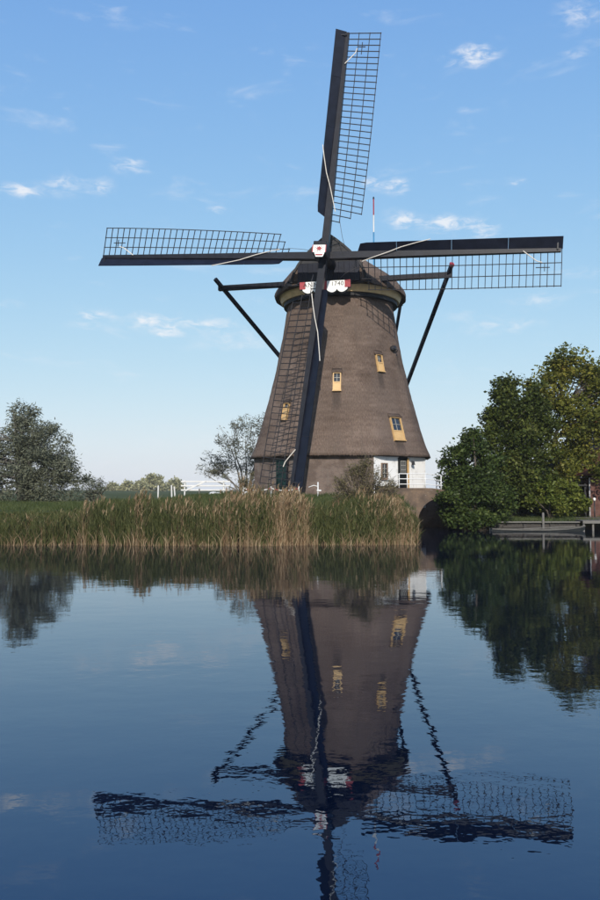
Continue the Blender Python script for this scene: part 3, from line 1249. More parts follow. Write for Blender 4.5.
def build_bridge():
    xs = np.linspace(4.8, 10.4, 57)
    cx, hw, crown, spring = 8.45, 1.36, 1.92, .2

    def under(x):
        t = (x - cx) / hw
        return spring + (crown - spring) * math.sqrt(max(0, 1 - t * t)) if abs(t) < 1 else -1.3
    m = MB()
    v, f = [], []
    for y in (BR_Y0, BR_Y1):
        for x in xs:
            jig = mnoise.noise(Vector((x * 3, y, 0))) * .02
            v += [(x, y + jig, bridge_top(x) + jig), (x, y + jig, under(x))]
    n = len(xs)
    for k in range(n - 1):
        a = k * 2
        b = n * 2 + k * 2
        f += [(a, a + 1, a + 3, a + 2), (b, b + 2, b + 3, b + 1), (a, a + 2, b + 2, b), (a + 1, b + 1, b + 3, a + 3)]
    f += [(0, n * 2, n * 2 + 1, 1), ((n - 1) * 2, (n - 1) * 2 + 1, n * 4 - 1, n * 4 - 2)]
    m.add([Vector(p) - Vector((8, 50, 0)) for p in v], f)
    o = m.build('arch_bridge', 'bridge_concrete')
    o.location = (8, 50, 0)
    tag(o, 'low rusty brown concrete arch bridge over the dark channel beside the windmill', 'bridge')
    kb = MB()
    for x0, x1 in zip(xs[::4], xs[4::4]):
        kb.beam((x0 - 8, BR_Y0 + .10 - 50, bridge_top(x0) + .05), (x1 - 8, BR_Y0 + .10 - 50, bridge_top(x1) + .05), .24, .10)
    kb.build('kerb', 'bridge_concrete', o)
    # dark breast wall at the back of the channel
    return o


build_bridge()
w = MB().box((0, 0, 0), (3.6, .4, 3.4)).build('channel_wall', 'dark_brick')
w.location = (8.6, 52.6, .4)
tag(w, 'dark brick wall closing the channel behind the arch bridge', 'wall')


def build_railing():
    root = empty('white_railing', (7.1, 48.85, 2.5))
    tag(root, 'white tubular railing on the arch bridge by the mill door', 'railing')
    o = Vector((7.1, 48.85, 2.5))
    hs = (.32, .64, .95)
    posts = [(5.30, 48.85, 1.75, -.42), (6.05, 48.85, 2.40, 0), (6.55, 48.85, 2.40, 0), (7.65, 48.85, 2.40, 0), (8.62, 48.9, 2.30, -.10), (8.7, 51.0, 2.30, -.10)]
    for (x, y, zb, dz) in posts:
        MB().tube([Vector((x, y, zb)) - o, Vector((x, y, 2.48 + .95 + dz)) - o], .032, 8).build('post', 'white_gate_paint', root, smooth=True)
    for h in hs:
        pts = [Vector((x, y, 2.48 + h + dz)) - o for (x, y, zb, dz) in posts]
        MB().tube(pts, .026, 8).build('rail', 'white_gate_paint', root, smooth=True)


build_railing()

# ------------------------------------------------------------------ vegetation
rng = np.random.default_rng(7)


def leaf_soup(centres, per, spread, size, seed, flat=.35, droop=0.0):
    """many separate leaf blades, each a folded quad, clustered on twigs"""
    r = np.random.default_rng(seed)
    n = len(centres) * per
    b = r.normal(0, 1, (n, 3))
    b *= (r.random(n) ** .45 * 1.5 / (np.linalg.norm(b, axis=1) + 1e-9))[:, None]
    c = np.repeat(centres, per, axis=0) + b * np.asarray(spread)
    d = r.normal(0, 1, (n, 3))
    d[:, 2] = d[:, 2] * (1 - flat) - droop
    d /= np.linalg.norm(d, axis=1, keepdims=True) + 1e-9
    up = r.normal(0, 1, (n, 3))
    up[:, 2] += .9
    s = np.cross(d, up)
    s /= np.linalg.norm(s, axis=1, keepdims=True) + 1e-9
    nn = np.cross(s, d)
    L = (size[0] * (.45 + 1.0 * r.random(n) ** 1.3))[:, None]
    W = L * size[1]
    v = np.empty((n, 4, 3))
    v[:, 0] = c
    v[:, 1] = c + d * L * .5 + s * W * .5 - nn * W * .12
    v[:, 2] = c + d * L
    v[:, 3] = c + d * L * .5 - s * W * .5 - nn * W * .12
    f = np.arange(n * 4).reshape(n, 4)
    return v.reshape(-1, 3), f


def blob_points(blobs, n, seed, gap=.0, shell=.5, nscale=.7, clump=.5):
    """twig positions inside a set of ellipsoids, crowded towards their skins and thinned by noise"""
    r = np.random.default_rng(seed)
    vol = np.array([b[3] * b[4] * b[5] for b in blobs]) ** .75
    pick = r.choice(len(blobs), size=n * 3, p=vol / vol.sum())
    out = []
    for k in pick:
        x, y, z, rx, ry, rz = blobs[k]
        d = r.normal(0, 1, 3)
        d /= np.linalg.norm(d)
        q = shell + (1 - shell) * r.random() ** .6
        q *= 1 + .16 * mnoise.noise(Vector((d[0] * 3 + k, d[1] * 3, d[2] * 3)))
        p = np.array([x + d[0] * rx * q, y + d[1] * ry * q, z + d[2] * rz * q])
        if mnoise.noise(Vector(p * nscale) + Vector((seed, 0, 0))) < gap:
            continue
        out.append((p, (rx + ry + rz) / 3))
        if len(out) >= int(n * (1 - clump)) + max(8, int(n * clump) // 14):
            break
    # each point carries a bough: twigs crowd round it, so lit clumps stand before shaded gaps
    res = []
    loose = int(n * (1 - clump))
    res.append(np.array([p for p, rm in out[:loose]]).reshape(-1, 3))
    for p, rm in out[loose:]:
        cr = (.16 * rm + .14) * r.uniform(.6, 1.35)
        k = 14
        d = r.normal(0, 1, (k, 3))
        d *= (r.random(k) ** .5 / (np.linalg.norm(d, axis=1) + 1e-9))[:, None] * np.array([cr * 1.25, cr * 1.25, cr * .8])
        res.append(p + d)
    return np.concatenate(res)[:n]


def make_tree(name, label, cat, base, blobs, twigs, per, spread, leaf, mat, bark, trunk_r, seed, gap=-.25, shell=.45, stems=1, group=None, limbs=26, flat=.35, droop=0.0, bare=0, nscale=.7, clump=.5):
    base = Vector(base)
    root = empty(name, base)
    tag(root, label, cat, group)
    r = random.Random(seed)
    bl = [(b[0] - base.x, b[1] - base.y, b[2] - base.z, b[3], b[4], b[5]) for b in blobs]
    pts = blob_points(bl, twigs, seed, gap, shell, nscale, clump)
    # trunk(s) and limbs
    m = MB()
    mid = Vector(np.mean([[b[0], b[1], b[2]] for b in bl], axis=0))
    forks = []
    for s in range(stems):
        a = r.random() * 6.28
        off = Vector((math.cos(a), math.sin(a), 0)) * (trunk_r * 1.6 if stems > 1 else 0)
        if stems > 1:
            tgt = Vector(bl[s % len(bl)][:3]) + Vector((r.uniform(-.5, .5), r.uniform(-.5, .5), r.uniform(-.3, .6)))
        else:
            tgt = Vector((mid.x * .7, mid.y * .3, .80 * max(b[2] for b in bl)))
        p = [off, off + tgt * .3 + Vector((r.uniform(-.15, .15), r.uniform(-.15, .15), tgt.z * .10)), tgt * .62 + Vector((r.uniform(-.2, .2), 0, .1)), tgt]
        p[0].z = -.3
        m.tube(p, [trunk_r * 1.25, trunk_r * .9, trunk_r * .55, trunk_r * .15], 8)
        forks.append((p[1], p[2], p[3]))
    idx = np.random.default_rng(seed + 5).choice(len(pts), size=min(limbs, len(pts)), replace=False)
    for k in idx:
        e = Vector(pts[k])
        best = min(((q, t) for fk in forks for q, t in ((fk[0], .62), (fk[0].lerp(fk[1], .5), .5), (fk[1], .4), (fk[1].lerp(fk[2], .5), .28))), key=lambda z: (z[0] - e).length + max(0, z[0].z - e.z + .3) * 1.5)
        q, t = best
        mm = q.lerp(e, .5) + Vector((r.uniform(-.2, .2), r.uniform(-.2, .2), .12 * (e - q).length * .5))
        m.tube([q, mm, e], [trunk_r * t * .55, trunk_r * .2, .012], 5)
    if bare:
        for k in np.random.default_rng(seed + 9).choice(len(pts), size=min(bare, len(pts)), replace=False):
            e = Vector(pts[k])
            out = Vector((e.x - mid.x * .2, e.y - mid.y * .2, abs(e.z) * .6 + .3)).normalized()
            q = e - out * r.uniform(.5, 1.1)
            m.tube([q, e, e + out * r.uniform(.15, .5)], [.016, .011, .004], 4)
    m.build('trunk', bark, root, smooth=True, fix=False)
    v, f = leaf_soup(pts, per, spread, leaf, seed + 1, flat, droop)
    o = link(bpy.data.objects.new('crown', np_mesh('crown', v, f, mat)), root)
    return root


def PX(px, py, Y):
    """survey helper: metres from a bearing in the picture and a measured distance"""
    p = math.atan((HORIZON - 450) / FOC)
    u, w = (px - 300) / FOC, (450 - py) / FOC
    d = Vector((u, math.cos(p) - w * math.sin(p), math.sin(p) + w * math.cos(p)))
    d *= Y / d.y
    return d + Vector((0, 0, CAM_H))


def blobs_px(lst, Y, sq=1.0, dy=0.0):
    out = []
    for b in lst:
        px, py, r = b[:3]
        yy = Y + (b[3] if len(b) > 3 else 0)
        rr = r * yy / FOC
        c = PX(px, py, yy)
        out.append((c.x, c.y, c.z, rr, rr * .9, rr * sq))
    return out


def ground_at(x, y):
    return Vector((x, y, land(x, y)))


# large trees on the right bank
make_tree('autumn_tree', 'tall yellowing autumn tree with olive gold leaves beside the brick house', 'tree', ground_at(17.6, 57.8),
          blobs_px([(575, 376, 27), (548, 384, 22), (602, 395, 32), (556, 420, 32, -1), (590, 440, 34, -1.5), (620, 430, 38), (545, 462, 28, -2), (580, 476, 26, -2.5), (562, 362, 12), (596, 372, 16), (530, 400, 16), (596, 466, 14, -6), (612, 462, 18, -6), (578, 470, 12, -6), (620, 475, 12, -6)], 57.5),
          2600, 15, (.34, .34, .30), (.25, .62), 'autumn_leaf', 'bark', .26, 11, gap=-.20, shell=.35, limbs=60)
make_tree('dark_green_tree', 'dense dark green tree between the shrubs and the yellowing tree', 'tree', ground_at(14.6, 55.0),
          blobs_px([(512, 395, 20), (504, 388, 12), (524, 392, 20), (508, 418, 24, -.5), (535, 425, 24), (500, 445, 22, -1), (526, 455, 30, -1), (512, 480, 28, -1.5), (540, 490, 24, -1.5), (494, 420, 12)], 55.0),
          2500, 15, (.30, .30, .26), (.23, .62), 'dark_leaf', 'bark', .24, 12, gap=-.24, shell=.35, limbs=50)
make_tree('evergreen_shrub', 'dark leafy shrub mound leaning over the water beside the arch bridge', 'shrub', ground_at(10.7, 49.3),
          blobs_px([(456, 462, 16), (471, 450, 15), (470, 437, 8), (450, 478, 13), (478, 478, 22, -.6), (456, 498, 17, -1.0), (478, 504, 20, -1.6), (497, 500, 16, -1), (492, 470, 16), (447, 510, 9, -1.4), (462, 515, 10, -2.0), (488, 516, 9, -2.0), (447, 497, 8, -2.2), (452, 520, 6, -2.2), (471, 466, 13, .3), (472, 520, 7, -2.4), (500, 514, 8, -1.8)], 50.3),
          2600, 15, (.22, .22, .20), (.19, .62), 'ivy_leaf', 'bark', .13, 13, gap=-.28, shell=.4, stems=4, limbs=30)
make_tree('light_green_bush', 'light yellow green bush sprawling over the bank behind the quay', 'bush', ground_at(15.9, 51.2),
          blobs_px([(548, 498, 13), (566, 494, 15), (535, 503, 9, -.6), (578, 503, 10), (556, 508, 11, -1.0), (545, 486, 9)], 51.4),
          700, 13, (.20, .20, .16), (.20, .5), 'bright_leaf', 'bark', .06, 14, gap=-.22, shell=.3, stems=4, limbs=24)
make_tree('gap_filler_hedge', 'dark low hedge added to block the bright sky gap under the large trees', 'hedge', ground_at(15.5, 56.5),  # added understory, keeps bright sky under the trees out of the water reflection
          blobs_px([(500, 500, 18), (520, 502, 16), (538, 500, 17), (556, 500, 17), (574, 498, 17), (588, 500, 12, 1.5)], 56.0),
          1100, 13, (.28, .28, .24), (.24, .62), 'ivy_leaf', 'bark', .09, 21, gap=-.6, shell=.2, stems=6, limbs=24)
# filler trees behind, seen through the gaps and continuing the row out of frame
make_tree('dark_green_tree', 'broad dark tree standing behind the brick house', 'tree', ground_at(26.5, 62.0),
          blobs_px([(640, 420, 40), (660, 450, 45), (620, 460, 40), (680, 400, 34)], 62.0),
          1200, 14, (.4, .4, .36), (.30, .62), 'dark_leaf', 'bark', .28, 15, gap=-.25, limbs=30)

# grey willow on the left
make_tree('grey_willow', 'grey green willow with a pointed top at the edge of the left meadow', 'tree', ground_at(-20.6, 60.5),
          blobs_px([(22, 418, 14), (20, 408, 8), (28, 436, 22), (52, 446, 20), (8, 452, 26), (36, 466, 28, -1), (63, 470, 17, -1), (68, 455, 9), (-22, 462, 34), (12, 486, 24, -1.5), (52, 490, 20, -1.5), (78, 490, 10, -1), (-30, 490, 26, -1), (86, 478, 5)], 60.5),
          2600, 16, (.34, .34, .28), (.30, .24), 'willow_leaf', 'grey_bark', .26, 16, gap=-.22, shell=.3, stems=4, limbs=60, droop=.15, bare=90, clump=.4)
make_tree('willow_sapling', 'small sparse willow sapling between the grey willow and the far hedge', 'sapling', ground_at(-13.4, 52.5),
          blobs_px([(97, 484, 8), (92, 491, 9), (102, 490, 6), (85, 494, 8)], 52.5),
          130, 10, (.16, .16, .16), (.22, .24), 'willow_leaf', 'grey_bark', .04, 17, gap=-.4, shell=.2, stems=4, limbs=30, bare=30, clump=.1)
# open silvery willow behind the mill
make_tree('silver_willow', 'open silvery willow with fanning bare stems behind the windmill', 'tree', ground_at(-4.9, 73.0),
          blobs_px([(244, 432, 17), (228, 438, 14), (262, 424, 12), (238, 455, 18), (256, 450, 16), (212, 464, 12), (222, 470, 12), (252, 472, 14), (206, 470, 8), (268, 414, 8), (275, 440, 20), (232, 428, 8)], 73.0),
          620, 10, (.24, .24, .22), (.27, .28), 'silver_leaf', 'grey_bark', .075, 18, gap=-.10, shell=.25, stems=12, limbs=170, droop=-.1, bare=260, nscale=.9, clump=.1)
make_tree('brown_scrub', 'low brown scrub at the foot of the silvery willow', 'scrub', ground_at(-4.6, 70.0),
          blobs_px([(245, 486, 9), (256, 482, 10), (262, 490, 8), (238, 491, 6)], 70.0),
          220, 10, (.2, .2, .2), (.24, .2), 'scrub_leaf', 'bark', .04, 19, gap=-.4, shell=.2, stems=4, limbs=20)
# weedy shrub in front of the mill wall
make_tree('wild_shrub', 'wispy olive brown shrub growing from the reeds before the mill wall', 'shrub', ground_at(2.9, 39.4),
          blobs_px([(352, 474, 11), (366, 468, 9), (378, 478, 11), (342, 484, 10), (362, 488, 14), (390, 488, 11), (372, 498, 16), (346, 498, 14)], 39.4),
          680, 10, (.13, .13, .14), (.15, .22), 'scrub_leaf', 'bark', .03, 20, gap=-.30, shell=.15, stems=8, limbs=90, droop=-.3, bare=160, nscale=1.3, clump=.1)

# far hedge trees beyond the meadow, pale foliage with distance haze mixed into its colour
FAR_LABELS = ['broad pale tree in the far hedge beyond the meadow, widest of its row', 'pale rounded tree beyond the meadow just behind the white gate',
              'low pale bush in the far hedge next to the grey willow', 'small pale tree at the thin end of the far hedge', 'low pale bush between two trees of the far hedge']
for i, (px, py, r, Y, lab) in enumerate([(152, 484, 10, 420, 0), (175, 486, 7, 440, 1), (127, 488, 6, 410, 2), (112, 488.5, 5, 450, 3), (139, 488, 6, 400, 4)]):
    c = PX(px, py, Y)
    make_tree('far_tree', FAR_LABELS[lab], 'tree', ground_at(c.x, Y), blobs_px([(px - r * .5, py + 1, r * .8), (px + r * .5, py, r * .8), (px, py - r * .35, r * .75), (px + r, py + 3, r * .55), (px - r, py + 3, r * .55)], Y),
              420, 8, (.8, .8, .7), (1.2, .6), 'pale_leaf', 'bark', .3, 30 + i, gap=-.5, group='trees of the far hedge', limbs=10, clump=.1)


# ------------------------------------------------------------------ reeds and grass
def strips(base, tip_dir, height, width, bend, seg, dry0, dry1, seed, base_pale=True):
    """n curved ribbons; returns verts, faces, dryness"""
    r = np.random.default_rng(seed)
    n = len(base)
    side = np.stack([-tip_dir[:, 1], tip_dir[:, 0]], 1)
    tw = r.normal(0, .5, n)
    sx = np.cos(tw)[:, None] * np.stack([np.ones(n), np.zeros(n)], 1) + np.sin(tw)[:, None] * np.stack([np.zeros(n), np.ones(n)], 1)
    V, D = [], []
    for k in range(seg + 1):
        t = k / seg
        cx = base[:, :2] + tip_dir * (bend * t ** 2)[:, None]
        cz = base[:, 2] + height * (t - .18 * (bend / (height + 1e-6)) * t * t)
        w = width * (1 - .92 * t ** 1.6) * .5
        for sgn in (-1, 1):
            V.append(np.concatenate([cx + sx * (w * sgn)[:, None], cz[:, None]], 1))
            D.append(dry0 + (dry1 - dry0) * t)
    V = np.stack(V, 1)
    D = np.stack(D, 1)
    per = 2 * (seg + 1)
    b = (np.arange(n) * per)[:, None, None]
    q = np.array([[2 * k, 2 * k + 1, 2 * k + 3, 2 * k + 2] for k in range(seg)])[None]
    F = (b + q).reshape(-1, 4)
    return V.reshape(-1, 3), F, D.reshape(-1)


def join(parts):
    vs, fs, ds, o = [], [], [], 0
    for v, f, d in parts:
        vs.append(v)
        fs.append(f + o)
        ds.append(d)
        o += len(v)
    return np.concatenate(vs), np.concatenate(fs), np.concatenate(ds)


def zone(x, a, b, s):
    return 1 / (1 + np.exp(-(x - a) / s)) * 1 / (1 + np.exp((x - b) / s))


def build_reeds():
    r = np.random.default_rng(3)
    n = 21000
    x = np.concatenate([r.uniform(-16, 5.35, int(n * .86)), r.uniform(-45, -16, n - int(n * .86))])
    x[:1500] = r.uniform(4.4, 5.4, 1500)
    depth = r.random(n) ** 1.25 * 3.6
    depth[:1500] = r.uniform(0, 9.5, 1500)
    x = np.minimum(x, (35.7 + depth) * .1475)
    clump = np.array([mnoise.noise(Vector((a * 1.6, d * 1.2, 0))) for a, d in zip(x, depth)])
    clump2 = np.array([mnoise.noise(Vector((a * .55, 3, 7))) for a in x])
    keep = clump * 1.3 + r.random(n) * .9 > .0
    x, depth, clump, clump2 = x[keep], depth[keep], clump[keep], clump2[keep]
    n = len(x)
    y = np.array([shore(min(a, 5.4)) for a in x]) - .25 + depth
    z = np.array([max(-.35, land(a, b) - .05) for a, b in zip(x, y)])
    tan = zone(x, -3.5, -2.3, .16) * .52 + zone(x, -2.3, -.9, .22) * .22 + zone(x, -.9, .45, .15) * .50 + zone(x, 4.1, 5.6, .3) * .5 + zone(x, -6.2, -5.2, .2) * .25
    tan = tan + clump2 * .36 + clump * .50 + .03 + r.normal(0, .26, n)
    tall = 1.70 + .28 * zone(x, -11, -3.8, .8) + .55 * zone(x, -3.5, -2.0, .25) + .45 * zone(x, -2.0, .4, .25) + .10 * zone(x, .5, 2, .3) + .30 * zone(x, 2, 5, .4) - .55 * zone(x, -60, -10.4, .5) - .55 * zone(x, 4.9, 7, .4)
    h = tall * (.55 + .48 * r.random(n) ** .8) * (1 + .22 * clump + .20 * np.array([mnoise.noise(Vector((a * .9, 11, d * .4))) for a, d in zip(x, depth)])) - depth * .05
    h = np.where((r.random(n) < .06) & (zone(x, -3.6, .5, .2) > .5), h * 1.22, h)
    h = np.maximum(.5, h - np.maximum(0, z) * .62)
    a = r.random(n) * 6.283
    td = np.stack([np.cos(a) + .25, np.sin(a) - .25], 1)
    base = np.stack([x, y, z], 1)
    stalk = strips(base, td, h, np.full(n, .020), h * (.06 + .18 * r.random(n) ** 2), 4, np.clip(tan + .16, 0, 1), np.clip(tan - .02, 0, 1), 1)
    parts = [stalk]
    # blades leaving the stem at several heights
    for k in range(5):
        t0 = r.uniform(.08, .78, n)
        b = base.copy()
        b[:, 2] += h * t0
        aa = r.random(n) * 6.283
        d2 = np.stack([np.cos(aa), np.sin(aa)], 1)
        hl = (1 - t0 * .55) * h * r.uniform(.25, .52, n)
        parts.append(strips(b, d2, hl, r.uniform(.022, .048, n), hl * r.uniform(.2, .85, n), 3, np.clip(tan + .10 - t0 * .3, 0, 1), np.clip(tan + r.normal(0, .12, n), 0, 1), 10 + k))
    # plumes on some of the tall stems
    pk = np.where((h > 1.6) & (r.random(n) < np.clip(tan * .75 - .08, .03, .5)))[0]
    for k in range(4):
        b = base[pk].copy()
        b[:, 2] += h[pk] * r.uniform(.86, .96, len(pk))
        aa = r.random(len(pk)) * 6.283
        d2 = np.stack([np.cos(aa) * .6 + .5, np.sin(aa) * .6], 1)
        hl = r.uniform(.14, .26, len(pk))
        parts.append(strips(b, d2, hl, np.full(len(pk), .035), hl * .5, 2, np.full(len(pk), .9), np.full(len(pk), .9), 30 + k))
    # pale dead stubble at the water's edge
    ns = 3000
    xs = np.concatenate([r.uniform(-16, 5.35, int(ns * .85)), r.uniform(-45, -16, ns - int(ns * .85))])
    ys = np.array([shore(q) for q in xs]) - .45 + r.random(ns) ** 1.5 * .9
    zs = np.full(ns, -.12)
    aa = r.random(ns) * 6.283
    hh = r.uniform(.12, .75, ns) * (.6 + .8 * (np.array([mnoise.noise(Vector((q * 2.2, 0, 5))) for q in xs]) > -.05))
    parts.append(strips(np.stack([xs, ys, zs], 1), np.stack([np.cos(aa), np.sin(aa)], 1), hh, np.full(ns, .024), hh * r.uniform(.1, .8, ns), 2, np.full(ns, 1.), np.full(ns, .9), 50))
    v, f, d = join(parts)
    me = np_mesh('reed_bed', v, f, 'reed')
    at = me.attributes.new('dry', 'FLOAT', 'POINT')
    at.data.foreach_set('value', d.astype(np.float32))
    o = link(bpy.data.objects.new('reed_bed', me))
    tag(o, 'band of green and straw coloured reeds along the canal bank', 'reeds', kind='stuff')


build_reeds()


def build_grass(name, label, n, box, hrange, seed, w=.022):
    r = np.random.default_rng(seed)
    x = r.uniform(box[0], box[1], n)
    y = r.uniform(box[2], box[3], n)
    z = np.array([land(a, b) for a, b in zip(x, y)])
    k = z > .35
    rr = np.hypot(x - AX, y - AY)
    k &= (rr > 6.3)
    x, y, z = x[k], y[k], z[k]
    n = len(x)
    a = r.random(n) * 6.283
    h = r.uniform(hrange[0], hrange[1], n) * (1 + .5 * np.array([mnoise.noise(Vector((p * .5, q * .5, 1))) for p, q in zip(x, y)]))
    v, f, d = strips(np.stack([x, y, z - .02], 1), np.stack([np.cos(a), np.sin(a)], 1), h, np.full(n, w), h * r.uniform(.2, .8, n), 2, np.zeros(n), np.zeros(n), seed)
    o = link(bpy.data.objects.new(name, np_mesh(name, v, f, 'grass_blade')))
    tag(o, label, 'grass', kind='stuff')


build_grass('grass', 'rough green grass on the meadow and round the mill', 52000, (-26, 9, 38.5, 62), (.12, .36), 61, .03)
build_grass('bank_grass', 'tufty grass along the bank between the quay and the house', 9000, (11, 24, 49.4, 53), (.10, .32), 62, .025)

# ------------------------------------------------------------------ gate, posts and small white things in the yard
GX, GY = PX(205, 490, 60).x, 60.0


def build_gate():
    g = land(GX, GY)
    root = empty('white_gate', (GX, GY, g), R(-6))
    tag(root, 'white three rail wooden gate across the meadow path', 'gate')
    for x in (-1.55, 1.42):
        MB().box((x, 0, .62), (.10, .10, 1.44)).build('post', 'white_gate_paint', root, bev=.015)
    for i, z in enumerate((.60, .92, 1.24)):
        MB().box((.05, -.10, z), (3.75, .04, .105)).build('rail', 'white_gate_paint', root, bev=.01)
    MB().beam((-1.45, -.16, .56), (.1, -.16, 1.28), .05, .1).build('diagonal_brace', 'white_gate_paint', root)


build_gate()
for px, Y, top, lean, lab in ((158, 57.5, 486, .02, 'thin upright white fence post standing alone in the meadow left of the gate'),
                              (172, 59.0, 485.5, -.04, 'white fence post leaning away from its twin beside the gate'),
                              (175.5, 59.4, 487, -.10, 'shorter white fence post leaning towards the gate')):
    c = PX(px, top, Y)
    g = land(c.x, Y)
    hgt = c.z - g
    o = MB().tube([(0, 0, -.2), (lean * .5, 0, hgt * .5), (lean, 0, hgt)], .055, 8).tube([(lean, 0, hgt), (lean, 0, hgt + .03)], [.055, .03], 8).build('fence_post', 'white_gate_paint')
    o.location = (c.x, Y, g)
    tag(o, lab, 'post', 'white fence posts by the gate')
c = PX(199, 489, 55)
g = land(c.x, 55)
o = MB().tube([(0, 0, -.2), (.02, 0, c.z - g)], .05, 8).tube([(.02, 0, c.z - g), (.02, 0, c.z - g + .03)], [.05, .02], 8).build('fence_post', 'pale_wood')
o.location = (c.x, 55, g)
tag(o, 'grey weathered post standing in front of the white gate', 'post')

for px, Y, sz, lab in ((213, 57, .34, 'flat white stone in the grass below the gate, the larger of two'), (218, 58.5, .28, 'smaller flat white stone next to the gate post'),
                       (247, 56.5, .36, 'flat white stone in the grass left of the mill corner')):
    c = PX(px, 494, Y)
    bm = bmesh.new()
    bmesh.ops.create_icosphere(bm, subdivisions=2, radius=sz)
    for v in bm.verts:
        v.co *= 1 + .18 * mnoise.noise(v.co * 4 + Vector((px, 0, 0)))
        v.co.z *= .55
    me = bpy.data.meshes.new('white_stone')
    bm.to_mesh(me)
    bm.free()
    me.materials.append(MATS['white_block'])
    o = link(bpy.data.objects.new('white_stone', me))
    o.location = (c.x, Y, land(c.x, Y) + .30)
    o.location.z = land(c.x, Y) + sz * .45
    tag(o, lab, 'stone', 'white stones in the yard')

# white barrier post with an arm in front of the mill wall, and a red and white chain to it
bx = PX(318, 490, 46.5).x
g = land(bx, 46.5)
root = empty('barrier_post', (bx, 46.5, g))
tag(root, 'short white post with a sideways arm before the brick mill wall', 'post')
MB().tube([(0, 0, -.2), (0, 0, .85)], .04, 8).build('post', 'white_gate_paint', root, smooth=True)
MB().tube([(0, 0, .60), (-.25, 0, .66), (-.55, 0, .55)], .025, 8).build('arm', 'white_gate_paint', root, smooth=True)
MB().box((.06, -.02, .36), (.26, .12, .10)).build('foot_block', 'white_gate_paint', root, bev=.02)
cx0 = PX(243, 494, 46.0).x
root = empty('chain_barrier', (cx0, 46.2, land(cx0, 46.2)))
tag(root, 'low red and white chain strung before the mill under the sail', 'barrier')
posts = [0.0, 1.6, 3.2]
zt = .62
for p in posts:
    MB().tube([(p, 0, -.25), (p, 0, .72)], .04, 8).build('post', 'white_gate_paint', root, smooth=True)
for a, b in zip(posts, posts[1:]):
    k = 8
    for i in range(k):
        t0, t1 = i / k, (i + 1) / k
        z = lambda t: zt - .14 * (1 - (2 * t - 1) ** 2)
        MB().beam((a + (b - a) * t0, 0, z(t0)), (a + (b - a) * t1, 0, z(t1)), .045, .045).build('chain_link', 'red_paint' if i % 3 == 1 else 'white_gate_paint', root)

# ------------------------------------------------------------------ right bank: quay, jetty, boat, mooring post, house, lamp
QY = 48.75


def build_quay():
    root = empty('timber_quay', (15.6, QY, 0))
    tag(root, 'weathered timber quay wall along the right bank', 'quay')
    x0, x1 = 11.6, 16.95
    x = x0
    r = random.Random(4)
    while x < x1 - .01:
        w = min(.24, x1 - x)
        piece('sheet_pile', 'quay_timber', (x + w / 2 - 15.6, r.uniform(-.012, .012), -.2 + r.uniform(-.01, .01)), (w - .012, .08, 1.3), root)
        x += w
    for (a, b) in ((11.6, 13.4), (13.41, 15.2), (15.21, 16.95)):
        piece('cap_plank', 'pale_wood', ((a + b) / 2 - 15.6, -.05, .50), (b - a - .01, .34, .07), root)
    piece('waling', 'quay_timber', (14.27 - 15.6, -.09, .22), (5.3, .10, .16), root)
    for i, xx in enumerate((12.0, 13.6, 15.2, 16.8)):
        piece('pile', 'quay_timber', (xx - 15.6, -.20, -.3), (.16, .16, 1.35), root)


build_quay()


def build_jetty():
    root = empty('timber_jetty', (19.5, QY, 0))
    tag(root, 'low plank jetty on pale posts in front of the brick house', 'jetty')
    x0, x1 = 17.0, 24.0
    x = x0
    r = random.Random(8)
    while x < x1:
        piece('deck_plank', 'grey_wood', (x + .09 - 19.5, .25, .58 + r.uniform(-.004, .004)), (.17, 1.5, .045), root)
        x += .18
    piece('fascia', 'pale_wood', (20.5 - 19.5, -.53, .50), (7.0, .05, .14), root)
    for xx in np.arange(17.1, 24, .56):
        MB().tube([(xx - 19.5, -.40, -.9), (xx - 19.5, -.40, .44)], .065, 8).build('post', 'pale_wood', root, smooth=True)
    piece('back_wall', 'quay_timber', (20.5 - 19.5, .75, .0), (7.0, .1, 1.05), root)


build_jetty()


def build_boat():
    """flat bottomed punt lying along the quay, bow to the right"""
    root_loc = Vector((14.1, 47.75, -.17))
    st = [(-2.75, .42, .30, .02), (-2.3, .55, .27, -.06), (-1.0, .62, .24, -.10), (.6, .60, .24, -.10), (1.7, .46, .29, -.06), (2.5, .24, .38, .08), (2.85, .06, .46, .26)]
    v, f = [], []
    for x, hw, g, b in st:
        v += [(x, -hw, g), (x, -hw * .78, b), (x, hw * .78, b), (x, hw, g), (x, hw - .06, g), (x, hw * .74, b + .05), (x, -hw * .74, b + .05), (x, -hw + .06 if hw > .1 else -hw * .3, g)]
    for k in range(len(st) - 1):
        for i in range(8):
            f.append((k * 8 + i, k * 8 + (i + 1) % 8, (k + 1) * 8 + (i + 1) % 8, (k + 1) * 8 + i))
    f += [tuple(range(8)), tuple((len(st) - 1) * 8 + i for i in range(7, -1, -1))]
    o = empty('moored_punt', root_loc)
    tag(o, 'dark flat wooden punt moored along the timber quay', 'boat')
    MB().add(v, f).build('hull', 'boat_paint', o)
    for x in (-1.5, .3, 1.6):
        hw = .56 if x < 1 else .42
        MB().box((x, 0, .20), (.24, hw * 2 - .10, .04)).build('thwart', 'boat_inside', o)
    for s in (-1, 1):
        m = MB()
        for (a, b) in zip(st, st[1:]):
            m.beam((a[0], s * a[1], a[2] + .02), (b[0], s * b[1], b[2] + .02), .06, .05)
        m.build('gunwale', 'boat_inside', o)
    MB().tube([(-2.2, .2, .22), (.2, .15, .34), (2.3, .05, .44)], .025, 6).build('pole', 'pale_wood', o)


build_boat()

p = PX(539.5, 513, 49.2)
o = MB().tube([(0, 0, -1.2), (0, 0, p.z), (0, 0, p.z + .05)], [.07, .07, .04], 10).build('mooring_post', 'pale_wood', smooth=False)
o.location = (p.x, 48.45, 0)
tag(o, 'grey wooden mooring post rising above the timber quay', 'post')

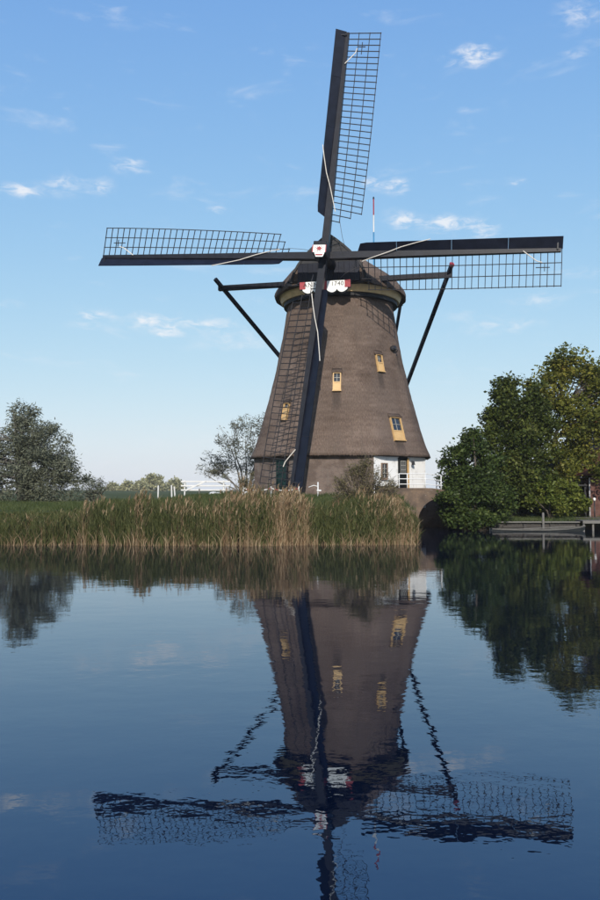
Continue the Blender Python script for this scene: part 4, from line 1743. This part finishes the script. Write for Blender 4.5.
HX0, HY0 = PX(590.5, 500, 53).x, 53.0


def build_house():
    root = empty('brick_house', (HX0, HY0, .5))
    tag(root, 'red brick waterside house half hidden by the yellowing tree', 'house')
    W, D, H = 6.5, 7.0, 2.75
    t = .3
    MB().box((W / 2, t / 2, H / 2 - .2), (W, t, H + .4)).build('wall', 'red_brick', root)
    MB().box((t / 2, D / 2 + t / 2 + .005, H / 2 - .2), (t, D - t, H + .4)).build('wall', 'red_brick', root)
    MB().box((W - t / 2, D / 2 + t / 2 + .005, H / 2 - .2), (t, D - t, H + .4)).build('wall', 'red_brick', root)
    MB().box((W / 2, D - t / 2, H / 2 - .2), (W - 2 * t - .01, t, H + .4)).build('wall', 'red_brick', root)
    m = MB()
    m.prism([(-.35, H + .16), (W + .35, H + .16), (W / 2, H + 3.2)], lambda u, v, d: Vector((u, d, v)), -.3, D + .3)
    m.build('roof', 'roof_tile', root)
    MB().box((W / 2, 1.2 / 2, 0), (.01, .01, .01))
    win = MB().box((2.6, -.02, 1.5), (1.3, .08, 1.2)).build('window', 'white_gate_paint', root)
    for i in range(2):
        MB().box((2.32 + .56 * i, -.065, 1.5), (.5, .02, 1.04)).build('pane', 'window_glass', win)
    MB().tube([(-.06, -.06, -.2), (-.06, -.06, H)], .045, 8).build('downpipe', 'downpipe', root)
    # dark open lean-to at the left of the house
    lt = MB().box((-.95, 1.6, H - .5), (1.6, 3.0, .10)).build('lean_to_roof', 'black_board', root)
    for x in (-1.65, -.25):
        MB().box((x, .25, 1.1), (.12, .12, 2.5)).build('lean_to_post', 'black_board', lt)
    MB().box((-.95, 3.0, 1.1), (1.6, .1, 2.5)).build('lean_to_back', 'black_board', lt)


build_house()
p = PX(594.5, 499, 51.2)
g = land(p.x, 51.2)
root = empty('garden_lamp', (p.x, 51.2, g))
tag(root, 'short black garden lamp post with a white top before the brick wall', 'lamp')
MB().tube([(0, 0, -.2), (0, 0, p.z - g - .12)], .04, 8).build('post', 'dark_metal', root, smooth=True)
MB().tube([(0, 0, p.z - g - .12), (0, 0, p.z - g + .02), (0, 0, p.z - g + .08)], [.07, .09, .04], 10).build('lamp_head', 'lamp_glass', root, smooth=True)
# low edging boards on the bank
for a, b in ((17.4, 19.0),):
    o = MB().box((0, 0, .1), (b - a, .08, .3)).build('edging_board', 'quay_timber')
    o.location = ((a + b) / 2, 50.6, land((a + b) / 2, 50.6) - .02)
    tag(o, 'dark timber edging board in the grass behind the jetty', 'board')

# ------------------------------------------------------------------ damp autumn air
m, t, b = new_mat('haze_air')
t.n.remove(b)
pv = t.add('ShaderNodeVolumePrincipled')
pv.inputs['Color'].default_value = (.93, .94, .97, 1)
pv.inputs['Density'].default_value = .00022
pv.inputs['Anisotropy'].default_value = .0
t.l.new(pv.outputs[0], t.n['Material Output'].inputs['Volume'])
hz = MB().box((0, 300, 16.5), (1300, 1420, 38)).build('haze', 'haze_air')
tag(hz, 'thin pale haze lying over the meadow and canal', 'haze', kind='stuff')
